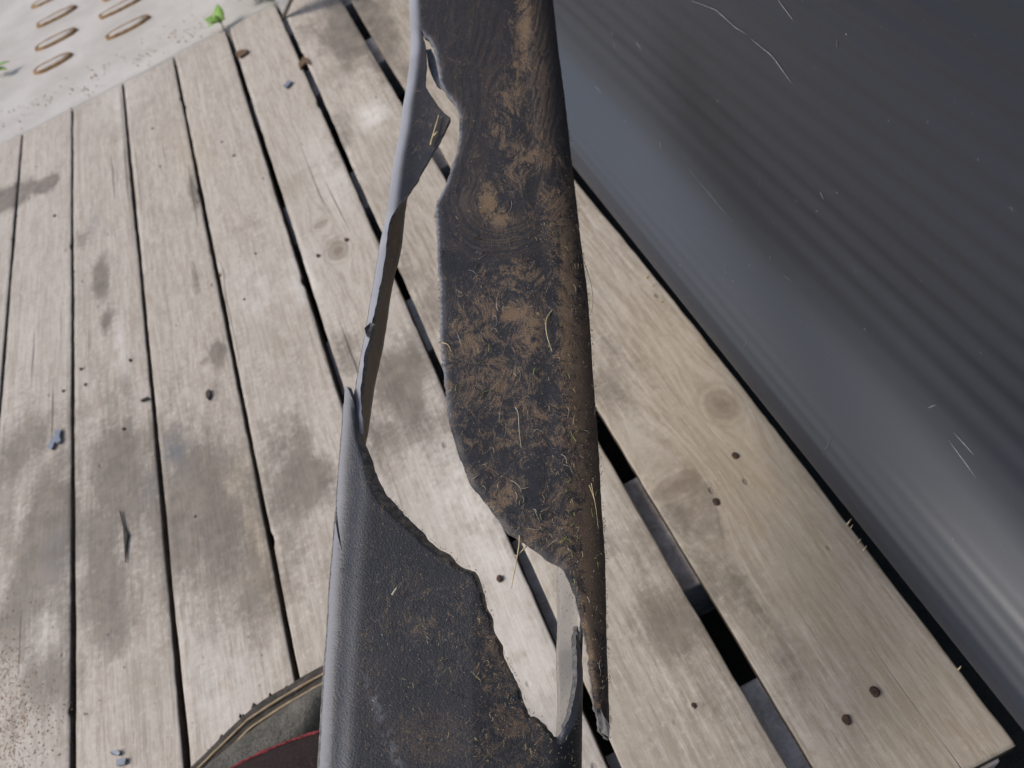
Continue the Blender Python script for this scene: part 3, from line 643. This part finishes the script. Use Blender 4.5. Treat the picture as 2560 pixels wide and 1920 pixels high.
# side walls running down from the rims, and the right inner wall with its deck reflection painted pale
def wall(name, line, l0, l1, botx, mats, rows=8, ymin=-200, ymax=2100, xt=None):
    ln = line[(line[:, 1] >= ymin) & (line[:, 1] <= ymax)]
    m = len(ln); vs = []
    for r in range(rows):
        t = r / (rows - 1); L = l0 + (l1 - l0) * t
        yy = ln[:, 1]; xx0 = ln[:, 0] if xt is None else xt(ln)
        base = FP(np.full(m, 1280.0), yy, np.full(m, -L))
        dep = -((base - CLOC) @ CAM[:, 2])
        tx = xx0 * (1 - t) + botx(ln) * t + 1.5 * np.sin(yy / 37.0) * t
        vs.append(base + CR * ((tx - 1280) / FPX * dep)[:, None])
    vs = np.concatenate(vs)
    f = [(r * m + i, r * m + i + 1, (r + 1) * m + i + 1, (r + 1) * m + i) for r in range(rows - 1) for i in range(m - 1)]
    o = mesh_obj(name, vs, f, None, cover, mats=mats)
    n = len(vs)
    uvv = np.c_[np.repeat(np.linspace(l0, l1, rows), m), np.tile(-ln[:, 1] * 0.0002, rows)]
    setuv(o, uvv)
    for a_, v_ in (('dust', 0.45), ('psi', 0), ('streak', 0), ('edge', 0), ('wear_sheen', 0.0)): attr(o, a_, np.full(n, v_))
    md = o.modifiers.new('solid', 'SOLIDIFY'); md.thickness = 0.002; md.offset = 0; md.material_offset_rim = 1
    return o
luo = lu[np.argsort(lu[:, 1])]
wall('side_wall', luo, 0.0085, 0.040, lambda l: l[:, 0] + 38, [M_UP, M_TORN], xt=lambda l: l[:, 0] + 8)
loo = lo_l[np.argsort(lo_l[:, 1])]
wall('side_wall', loo, 0.008, 0.040, lambda l: l[:, 0] + 34, [M_LOW, M_TORN], ymin=990, xt=lambda l: l[:, 0] + 9)
q = MB('inner_plastic_deck_glare'); uvp = q.coord('UV')
spk = q.ramp(q.noise(uvp, 420, 3, 0.6), 0.60, 0.70); cl = q.noise(uvp, 70, 4, 0.6)
cc = q.mix(cl, (0.66, 0.58, 0.49), (0.82, 0.74, 0.64)); cc = q.mix(spk, cc, (0.08, 0.06, 0.045))  # pale base paints the deck's reflection on black plastic; specks are dirt
M_PALE = q.done(cc, 0.14, q.bump(spk, 0.5, 0.0006), Specular_IOR_Level=1.0)
ruo = ru[np.argsort(ru[:, 1])]; ext = np.array([[1533.0, yy] for yy in np.arange(1850, 2030, 8)])
ruo = np.r_[ruo[ruo[:, 1] < 1845], ext]
wall('side_wall', ruo, 0.030, 0.080, lambda l: np.where(l[:, 1] > 1300, 1396, 1280 + (l[:, 0] - 1280) * 0.5), [M_PALE, M_TORN], xt=lambda l: np.minimum(l[:, 0] - 16, np.interp(l[:, 1], [1400, 1560, 1900], [1462, 1452, 1440])))

# ------------------------------------------------------------------ dirt fibres, straw and hairs on the cover
dep_img = None
UPV = None
def lift_up(px, py):
    m_ = depth(py) / FPX
    l_ = interp_x(lu, np.array([py]))[0]; r_ = interp_x(ru, np.array([py]))[0]
    return float(-roll((px - l_) * m_, 0.0085) - roll((r_ - px) * m_, 0.027, 0.55)) + 0.0006
def lift_lo(px, py):
    m_ = depth(py) / FPX; l_ = interp_x(lo_l, np.array([py]))[0]
    return float(0.004 - 0.009 * min(1, max(0, (px - 800) / 700)) - roll((px - l_) * m_, 0.012) - roll((1470 - px) * m_, 0.016, 1.1) - max(0, (px - 1182) * m_) * 0.16) + 0.0008
poly_up = np.concatenate([s[:-1] for s in [lu, stp, fl, fl2, fc, ru, top]]); poly_lo = np.concatenate([s[:-1] for s in [lo_l, lo_t, lo_r, lo_b]])
def P3(px, py, lf): return FP(np.array([px]), np.array([py]), np.array([lf]))[0]
def rmask(poly):
    gx, gy = np.meshgrid(np.arange(700, 1600, 2.0), np.arange(-200, 2100, 2.0))
    return inpoly(gx.ravel(), gy.ravel(), poly).reshape(gx.shape)
MK = {'u': rmask(poly_up), 'l': rmask(poly_lo)}
def inm(k, a, b):
    i, j = int((b + 200) / 2), int((a - 700) / 2)
    return 0 <= i < MK[k].shape[0] and 0 <= j < MK[k].shape[1] and MK[k][i, j]
def fibre_set(n, surf, region, mat, lmin, lmax, rad, name, weight=None, stand=0.0012):
    vs, fs = [], []; k = 0; tries = 0
    poly = poly_up if surf == 'u' else poly_lo; lf = lift_up if surf == 'u' else lift_lo
    while k < n and tries < n * 40:
        tries += 1
        a = random.uniform(region[0], region[2]); b = random.uniform(region[1], region[3])
        if weight and random.random() > weight(a, b): continue
        if not inm(surf, a, b): continue
        L = random.uniform(lmin, lmax); th = random.gauss(math.pi / 2, 0.7); cv = random.uniform(-1.6, 1.6)
        pts = []; xx, yy = a, b; m = 5; ok = True
        for i in range(m):
            t_ = th + cv * (i / (m - 1) - 0.5)
            if not inm(surf, xx, yy): ok = False; break
            pts.append(P3(xx, yy, lf(xx, yy) + stand * math.sin(math.pi * i / (m - 1)) * random.random()))
            xx += math.cos(t_) * L / m; yy += math.sin(t_) * L / m
        if not ok: continue
        v, f = tube(pts, rad * random.uniform(0.6, 1.3), 3); o_ = len(vs); vs += list(v); fs += [tuple(q + o_ for q in g) for g in f]; k += 1
    o = mesh_obj(name, vs, fs, mat, cover); tag(o, kind='stuff'); return o
wU = lambda a, b: 0.25 + 0.75 * (b / 1500.0) * (0.5 + 0.5 * (a > 1180))
fibre_set(240, 'u', (1090, 380, 1530, 1800), M_BROWN, 6, 24, 0.00014, 'brown_fibres', wU)
fibre_set(110, 'u', (1090, 300, 1530, 1800), M_STRAW, 5, 20, 0.00011, 'straw_fibres', wU)
fibre_set(26, 'u', (1090, 800, 1530, 1700), M_GRASS, 10, 34, 0.0003, 'grass_bits', wU)
fibre_set(60, 'u', (1090, 500, 1530, 1800), M_STRAW2, 5, 50, 0.00012, 'pale_hairs', wU)
fibre_set(75, 'l', (1000, 1380, 1460, 1900), M_STRAW, 5, 22, 0.0001, 'straw_fibres', lambda a, b: 0.15 + 0.85 * (a > 1185))
fibre_set(60, 'l', (840, 1350, 1250, 1900), M_BROWN, 4, 16, 0.00014, 'brown_fibres')
fibre_set(40, 'l', (860, 1450, 1250, 1900), M_STRAW2, 3, 14, 0.00012, 'pale_hairs')
# tiny grains of grit on both panels
def grit(n, surf, region, mat, r0, r1, name, weight=None):
    vs, fs = [], []; poly = poly_up if surf == 'u' else poly_lo; lf = lift_up if surf == 'u' else lift_lo
    a = np.random.default_rng(len(name) + n).uniform(0, 1, (n, 2)); a = a * np.array([region[2] - region[0], region[3] - region[1]]) + np.array(region[:2])
    a = a[inpoly(a[:, 0], a[:, 1], poly)]
    for (px, py) in a:
        if weight and random.random() > weight(px, py): continue
        c = P3(px, py, lf(px, py) - 0.0003); r = random.uniform(r0, r1); o_ = len(vs)
        for d in ((1, 0, 0), (0, 1, 0), (0, 0, 1), (-1, 0, 0), (0, -1, 0), (0, 0, -1)):
            vs.append(c + np.array(d) * r * random.uniform(0.6, 1.3))
        fs += [(o_, o_ + 1, o_ + 2), (o_ + 1, o_ + 3, o_ + 2), (o_ + 3, o_ + 4, o_ + 2), (o_ + 4, o_, o_ + 2), (o_ + 1, o_, o_ + 5), (o_ + 3, o_ + 1, o_ + 5), (o_ + 4, o_ + 3, o_ + 5), (o_, o_ + 4, o_ + 5)]
    o = mesh_obj(name, vs, fs, mat, cover, smooth=False); tag(o, kind='stuff')
grit(2600, 'u', (1090, 350, 1535, 1840), M_SAND, 0.00012, 0.00032, 'grit', lambda a, b: 0.2 + 0.8 * (a > 1380) + 0.3 * (b > 700))
grit(1700, 'l', (900, 1300, 1460, 1920), M_SAND, 0.0001, 0.00026, 'grit', lambda a, b: 0.45 + 0.4 * (a > 1180))
# fuzz along the torn edges and the right shoulder
vs, fs = [], []
def fuzz(line, n, lf, out, mat_unused=None, L=7):
    global vs, fs
    for _ in range(n):
        i = random.randrange(2, len(line) - 2); p = line[i]; a_ = random.uniform(0, 6.28)
        pts = [P3(p[0], p[1], lf), P3(p[0] + out * L * 0.5 * random.random(), p[1] + random.uniform(-L, L) * .5, lf + 0.0003), P3(p[0] + out * L * random.random(), p[1] + random.uniform(-L, L), lf - 0.0002)]
        v, f = tube(pts, 0.00011, 3); o_ = len(vs); vs += list(v); fs += [tuple(q + o_ for q in g) for g in f]
fuzz(ru[ru[:, 1] > 250], 150, -0.013, 1); fuzz(fc[(fc[:, 1] > 380) & (fc[:, 1] < 1000)], 60, -0.001, -1, L=5); fuzz(lo_t[60:-70], 70, -0.001, 1, L=5); fuzz(lo_l, 25, -0.008, -1, L=5)
fz = mesh_obj('edge_fuzz', vs, fs, M_BROWN, cover); tag(fz, kind='stuff')

def strand(name, paths, rad, mat, label, cat, lf=None, group=None):
    vs, fs = [], []
    for pth in paths:
        pp = smoothpoly([(p[0], p[1]) for p in pth], 6); lz = np.interp(np.arange(len(pp)), np.linspace(0, len(pp) - 1, len(pth)), [p[2] for p in pth])
        pts = [P3(a[0], a[1], z) for a, z in zip(pp, lz)]
        m = len(pts); v, f = tube(pts, [rad * (1 - 0.45 * i / m) for i in range(m)], 6); o_ = len(vs); vs += list(v); fs += [tuple(q + o_ for q in g) for g in f]
    o = mesh_obj(name, np.array(vs), fs, mat); tag(o, label, cat, group); return o
strand('straw_stalk', [[(1299, 1340, .0008), (1298, 1362, .0004), (1293, 1390, -.001), (1285, 1430, -.003), (1278, 1464, -.005)], [(1316, 1366, .0006), (1303, 1378, -.0005), (1291, 1389, -.001), (1286, 1386, -.001)]], 0.00042, M_STRAW, 'forked dry straw stalk poking out of the torn opening', 'straw')
strand('grass_fibre', [[(1434, 528, -.009), (1444, 570, -.011), (1464, 622, -.012), (1480, 670, -.012), (1487, 715, -.012), (1484, 748, -.013)]], 0.00028, M_STRAW2, 'long thin pale fibre hanging off the cover beside the dark panel', 'fibre')
strand('grass_fibre', [[(1382, 772, -.001), (1366, 800, .001), (1367, 842, .002), (1380, 880, .0005)]], 0.0004, M_STRAW, 'curled yellow grass fibre lying in the middle of the dusty upper panel', 'fibre')
strand('grass_fibre', [[(1288, 1020, .0008), (1295, 1035, .0015), (1298, 1080, .0012), (1303, 1122, .0008)]], 0.00022, M_STRAW2, 'fine straight pale hair on the dark lower end of the upper panel', 'fibre')
strand('grass_fibre', [[(1105, 858, .0006), (1120, 866, .002), (1128, 880, .0008)]], 0.0003, M_STRAW, 'short hooked straw at the torn edge of the upper panel', 'fibre')
strand('grass_fibre', [[(1475, 1205, -.004), (1490, 1245, -.006), (1500, 1310, -.008)], [(1480, 1200, -.004), (1493, 1260, -.006)]], 0.00026, M_STRAW, 'pair of yellow grass blades on the rounded brown shoulder of the cover', 'fibre')
strand('dry_twig', [[(1078, 372, .0035), (1086, 345, .004), (1094, 318, .0042), (1098, 300, .004)], [(1086, 352, .004), (1096, 344, .005)]], 0.0008, M_STRAW, 'small yellow-brown plant bit on the torn pointed flap', 'plant bit')
strand('straw_chip', [[(984, 1494, .0045), (996, 1476, .0048)]], 0.0007, M_STRAW2, 'short pale straw chip on the grained lower panel', 'straw')
# torn shreds on the tail and on the strip
def shard(name, poly, lf0, lf1, mat, thick=0.0015, parent=cover):
    poly = np.array(poly, float); n = len(poly); lf = np.linspace(lf0, lf1, n)
    a = FP(poly[:, 0], poly[:, 1], lf); b = a - NRM * thick
    return mesh_obj(name, np.r_[a, b], [tuple(range(n)), tuple(range(2 * n - 1, n - 1, -1))] + [(i, n + i, n + (i + 1) % n, (i + 1) % n) for i in range(n)], mat, parent, smooth=False)
shard('torn_lip', [(1064, 112), (1076, 108), (1086, 128), (1094, 165), (1101, 203), (1090, 192), (1077, 165), (1068, 138)], -0.004, -0.0075, M_LIP)
shard('torn_shred', [(918, 812), (926, 806), (938, 812), (932, 820), (926, 850), (918, 846), (914, 830)], -0.001, 0.004, M_TORN)
shard('torn_shred', [(1490, 1772), (1500, 1770), (1512, 1790), (1528, 1810), (1526, 1838), (1508, 1826), (1504, 1800)], 0.0005, 0.0015 - 0.01, M_TORN)

# ------------------------------------------------------------------ boot
boot = empty('boot', (-0.30, 0.25, 0.0))
tag(boot, 'muddy grey-green boot on the deck beside the torn cover, red-edged fabric above', 'boot')
ax = np.array([0.95, 0.31]); ax /= np.linalg.norm(ax); nrm2 = np.array([-ax[1], ax[0]]); tip = np.array([-0.172, 0.297])
def hw(s):     # half width along the boot, s = distance back from the toe tip
    return 0.050 * np.clip(s / 0.13, 0, 1) ** 0.6 * (1 - 0.10 * np.clip((s - 0.10) / 0.12, 0, 1))
sb = np.r_[0.0005, 0.003, 0.008, 0.016, 0.026, 0.04, np.linspace(0.055, 0.30, 22)]
def boot_loft(name, kfun, mat, zb, grow, tops, n=28):
    vs = []
    for s in sb:
        w = max(0.002, hw(s) + grow); c = tip - ax * s + ax * grow * (1 if s < 0.02 else 0.0)
        ht = tops(s)
        for k in range(n):
            t = math.pi * k / (n - 1); u = -math.cos(t); zz_ = math.sin(t) ** kfun
            vs.append((*(c + nrm2 * u * w), zb + (ht - zb) * zz_))
    f = [(i * n + k, (i + 1) * n + k, (i + 1) * n + k + 1, i * n + k + 1) for i in range(len(sb) - 1) for k in range(n - 1)]
    f += [tuple(range(n)), tuple((len(sb) - 1) * n + k for k in range(n))[::-1]]
    f += [(i * n, i * n + n - 1, (i + 1) * n + n - 1, (i + 1) * n) for i in range(len(sb) - 1)]
    vs = np.array(vs); vs[:, 2] += (fbm(vs[:, 0] * 60, vs[:, 1] * 60, 3) - 0.5) * 0.008 * (vs[:, 2] > zb + 0.004)
    return mesh_obj(name, vs, f, mat, boot)
boot_loft('upper', 0.62, M_BOOT, 0.018, -0.022, lambda s: 0.022 + 0.036 * min(1, s / 0.07) ** 0.6 + 0.35 * max(0, s - 0.11) ** 1.2)
boot_loft('sole', 0.16, M_SOLE, 0.0035, 0.0075, lambda s: 0.0225)
for off, zz_ in ((-0.003, 0.0232), (-0.0105, 0.0232)):
    pts = []
    for s in np.linspace(0.02, 0.29, 60):
        c = tip - ax * s + nrm2 * (hw(np.array(s)) + off); pts.append((c[0], c[1], zz_))
    v, f = tube(pts, [0.0009 + 0.0004 * random.random() for _ in pts], 6); mesh_obj('welt_stitching', v, f, M_WELT, boot)
# mud crumbs pressed along the sole edge
vs, fs = [], []
for i in range(520):
    s = random.uniform(0.005, 0.28); c = tip - ax * s + nrm2 * (float(hw(np.array(s))) + 0.0065 + random.gauss(0.0005, 0.0022)); r = random.uniform(0.0006, 0.0022) * (1 + (random.random() < 0.06)); z0 = random.uniform(0.002, 0.014); o_ = len(vs)
    for d in ((1, 0, 0), (0, 1, 0), (0, 0, 1), (-1, 0, 0), (0, -1, 0), (0, 0, -1)): vs.append(np.array([c[0], c[1], z0]) + np.array(d) * r * random.uniform(0.6, 1.4))
    fs += [(o_, o_ + 1, o_ + 2), (o_ + 1, o_ + 3, o_ + 2), (o_ + 3, o_ + 4, o_ + 2), (o_ + 4, o_, o_ + 2), (o_ + 1, o_, o_ + 5), (o_ + 3, o_ + 1, o_ + 5), (o_ + 4, o_ + 3, o_ + 5), (o_, o_ + 4, o_ + 5)]
o = mesh_obj('mud_crumbs', vs, fs, M_SOLE, boot, smooth=False); tag(o, kind='stuff')
# dark knitted fabric with red edge lying over the boot
def zray(px, py, z): return onz(px, py, z)
n_u, n_v = 40, 26; fv = []
for j in range(n_v):
    for i in range(n_u):
        u = i / (n_u - 1); v_ = j / (n_v - 1)
        px = 560 + 330 * u + 90 * v_ ; py = (1930 - 118 * u - 18 * math.sin(u * 3)) + 190 * v_
        z = 0.085 + 0.022 * math.sin(min(1, v_ * 3) * math.pi / 2) + 0.004 * (float(fbm(u * 9, v_ * 9)) - 0.5)
        fv.append(zray(px, py, z))
fo = mesh_obj('fabric_cuff', fv, [(j * n_u + i, (j + 1) * n_u + i, (j + 1) * n_u + i + 1, j * n_u + i + 1) for j in range(n_v - 1) for i in range(n_u - 1)], M_FAB, boot)
md = fo.modifiers.new('solid', 'SOLIDIFY'); md.thickness = 0.004
edge = np.array(fv[:n_u]); edge = edge + np.c_[np.zeros((n_u, 2)), 0.0015 * rng.random(n_u)]
v, f = tube(edge, [0.0006 + 0.0010 * random.random() for _ in range(n_u)], 7); mesh_obj('red_trim', v, f, M_RED, boot)

# ------------------------------------------------------------------ small things lying about
def chip(name, poly, z, th, mat, label, cat, group=None):
    P = np.array([onz(a, b, z) for a, b in poly]); n = len(P)
    P[:, 2] = z + th + np.array([random.uniform(0, 0.0008) for _ in range(n)])
    B = P.copy(); B[:, 2] = z
    o = mesh_obj(name, np.r_[P, B], [tuple(range(n))[::-1], tuple(range(n, 2 * n))] + [(i, (i + 1) % n, n + (i + 1) % n, n + i) for i in range(n)], mat, smooth=False)
    tag(o, label, cat, group); return o
chip('plastic_chip', [(148, 1073), (155, 1078), (152, 1092), (155, 1104), (149, 1110), (140, 1108), (132, 1125), (122, 1122), (128, 1106), (138, 1094), (142, 1080)], 0.0012, 0.002, M_GREY, 'notched blue-grey plastic chip lying alone on a deck plank', 'plastic chip')
chip('plastic_chip', [(278, 1880), (296, 1876), (304, 1882), (300, 1890), (284, 1888)], 0.0012, 0.002, M_GREY, 'thin blue-grey plastic flake next to a squarer flake on the deck', 'plastic chip')
chip('plastic_chip', [(296, 1900), (319, 1896), (316, 1912), (296, 1916)], 0.0012, 0.002, M_GREY, 'squarish blue-grey plastic flake next to a thinner flake on the deck', 'plastic chip')
chip('plastic_chip', [(709, 218), (724, 203), (731, 207), (716, 222)], 0.0012, 0.002, M_GREY, 'small dark grey sliver on the pale plank near brown leaf scraps', 'plastic chip')
chip('leaf_scrap', [(590, 135), (604, 128), (622, 128), (618, 136), (602, 146), (592, 142)], 0.001, 0.003, M_BROWN, 'dark dry leaf scrap lying by a plank gap below the green weed', 'leaf scrap')
chip('leaf_scrap', [(748, 165), (760, 145), (772, 150), (778, 164), (766, 160), (752, 176)], 0.001, 0.003, M_BROWN, 'reddish brown leaf scrap caught on a plank gap beside the grey sliver', 'leaf scrap')
chip('leaf_scrap', [(518, 985), (526, 976), (530, 990), (524, 1002), (519, 998)], 0.001, 0.003, M_SOLE, 'small dark crumb beside a plank gap on the stained planks', 'crumb')
chip('leaf_scrap', [(302, 1278), (306, 1290), (313, 1320), (322, 1338), (320, 1350), (317, 1380), (315, 1408), (314, 1380), (312, 1350), (309, 1320)], 0.001, 0.0012, M_SOLE, 'thin dark twig-like splinter lying on a stained plank', 'splinter')
chip('leaf_scrap', [(353, 1003), (372, 993), (376, 997), (356, 1006)], 0.001, 0.002, M_SOLE, 'small dark sliver reaching over a plank gap', 'splinter')
chip('red_leaf', [(1343, 1455), (1358, 1448), (1364, 1452), (1354, 1462), (1346, 1470), (1340, 1464)], -0.0255, 0.003, M_RUST, 'reddish leaf fragment lying in the gap under the torn opening', 'leaf scrap')
# weeds
def weed(name, px, py, leaves, label, size=0.02, mat=M_LEAF):
    c = onz(px, py, 0.0); e = empty(name, (c[0], c[1], 0.0)); tag(e, label, 'weed')
    sv_, sf_ = tube([c, c + np.array([0.002, 0.001, 0.008]), c + np.array([0.003, 0.003, 0.018])], [0.0012, 0.001, 0.0008], 5)
    mesh_obj('stem', sv_, sf_, M_BROWN, e)
    for (a, L, up_, wd) in leaves:
        d = np.array([math.cos(a), math.sin(a), up_]); d /= np.linalg.norm(d); s_ = np.cross(d, [0, 0, 1]); s_ /= np.linalg.norm(s_); nn = np.cross(s_, d)
        b0 = c + np.array([0.002, 0.002, 0.010 + 0.006 * random.random()]); vs = []; m = 9
        for i in range(m):
            t = i / (m - 1); w = wd * math.sin(math.pi * t ** 0.75) + 0.0002
            ctrp = b0 + d * L * t + nn * (-0.25 * L * t * t)
            vs += [ctrp - s_ * w + nn * w * 0.3, ctrp, ctrp + s_ * w + nn * w * 0.3]
        lf = mesh_obj('leaf', vs, [(3 * i + k, 3 * i + k + 1, 3 * i + k + 4, 3 * i + k + 3) for i in range(m - 1) for k in range(2)], mat, e)
        md = lf.modifiers.new('solid', 'SOLIDIFY'); md.thickness = 0.0004
weed('green_weed', 560, 75, [(2.5, .034, .5, .010), (1.3, .040, .9, .011), (3.3, .026, .3, .008)], 'small bright green weed sprouting at a plank end')
weed('moss_tuft', 640, 2, [(random.uniform(0, 6.28), random.uniform(.02, .045), random.uniform(.2, 1.2), .0035) for _ in range(34)], 'grassy green tuft beside the grey steel plate', mat=M_GRASS)
weed('moss_tuft', 672, 0, [(random.uniform(0, 6.28), random.uniform(.015, .035), random.uniform(.2, 1.2), .003) for _ in range(22)], 'smaller lime green tuft touching the grey steel plate', mat=M_LEAF)
weed('green_weed', 0, 192, [(0.1, .034, .25, .008), (-.6, .03, .2, .007), (2.2, .03, .4, .007)], 'low green weed on the bare concrete', mat=M_LEAF)
# grey metal leg standing on the deck at the far end
T_ = onz(711, 45, 0.0); A_ = onz(655, -66, 0.075); B_ = onz(772, -92, 0.085); C_ = A_ + B_ - T_
leg = empty('steel_plate', tuple(T_)); tag(leg, 'grey steel plate standing on its corner at the far end of the deck', 'metal plate')
nn_ = np.cross(B_ - T_, A_ - T_); nn_ /= np.linalg.norm(nn_); nn_ = nn_ if nn_ @ (CLOC - T_) > 0 else -nn_
def slab(name, q4, th, mat):
    q4 = np.array(q4); o = mesh_obj(name, np.r_[q4, q4 - nn_ * th], [(0, 1, 2, 3), (7, 6, 5, 4)] + [(i, 4 + i, 4 + (i + 1) % 4, (i + 1) % 4) for i in range(4)], mat, leg, smooth=False); return o
slab('plate', [T_, A_, C_, B_], 0.004, M_STEEL)
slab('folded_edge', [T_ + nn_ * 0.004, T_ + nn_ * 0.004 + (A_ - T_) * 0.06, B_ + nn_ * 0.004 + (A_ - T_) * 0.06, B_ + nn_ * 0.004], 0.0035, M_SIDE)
# sand and grit
def scatter(name, n, fn, r0, r1, mat, label, cat):
    vs, fs = [], []
    for _ in range(n):
        c = fn()
        if c is None: continue
        r = random.uniform(r0, r1) * random.uniform(0.5, 1); o_ = len(vs)
        for d in ((1, 0, 0), (0, 1, 0), (0, 0, 1), (-1, 0, 0), (0, -1, 0), (0, 0, -1)): vs.append(np.array(c) + np.array(d) * r * random.uniform(0.6, 1.3))
        fs += [(o_, o_ + 1, o_ + 2), (o_ + 1, o_ + 3, o_ + 2), (o_ + 3, o_ + 4, o_ + 2), (o_ + 4, o_, o_ + 2), (o_ + 1, o_, o_ + 5), (o_ + 3, o_ + 1, o_ + 5), (o_ + 4, o_ + 3, o_ + 5), (o_, o_ + 4, o_ + 5)]
    o = mesh_obj(name, vs, fs, mat, smooth=False); tag(o, label, cat, kind='stuff')
def s1():
    px = random.gauss(20, 55); py = random.gauss(1790, 110)
    c = onz(px, py, 0.0012); return c if not (GX[1] * H - 0.003 < c[0] < GX[1] * H + 0.003) and c[0] > XL else None
scatter('sand', 1500, s1, 0.0004, 0.0013, M_SAND, 'brown sand grains spilled over the left-hand planks', 'sand')
def s2():
    px = random.uniform(0, 900); py = random.uniform(200, 1900); c = onz(px, py, 0.0012)
    return None if min(abs(c[0] - g * H) for g in GX) < 0.006 else c
scatter('grit', 420, s2, 0.0003, 0.0011, M_SAND, 'scattered pale and brown grit on the planks', 'grit')
def s3():
    px = random.uniform(-20, 560); t = px / 560; py = 325 - 270 * t + random.gauss(-14, 22); c = onz(px, py, -0.002); return c
scatter('gravel', 260, s3, 0.0006, 0.0028, M_SAND, 'fine gravel gathered along the plank ends', 'gravel')
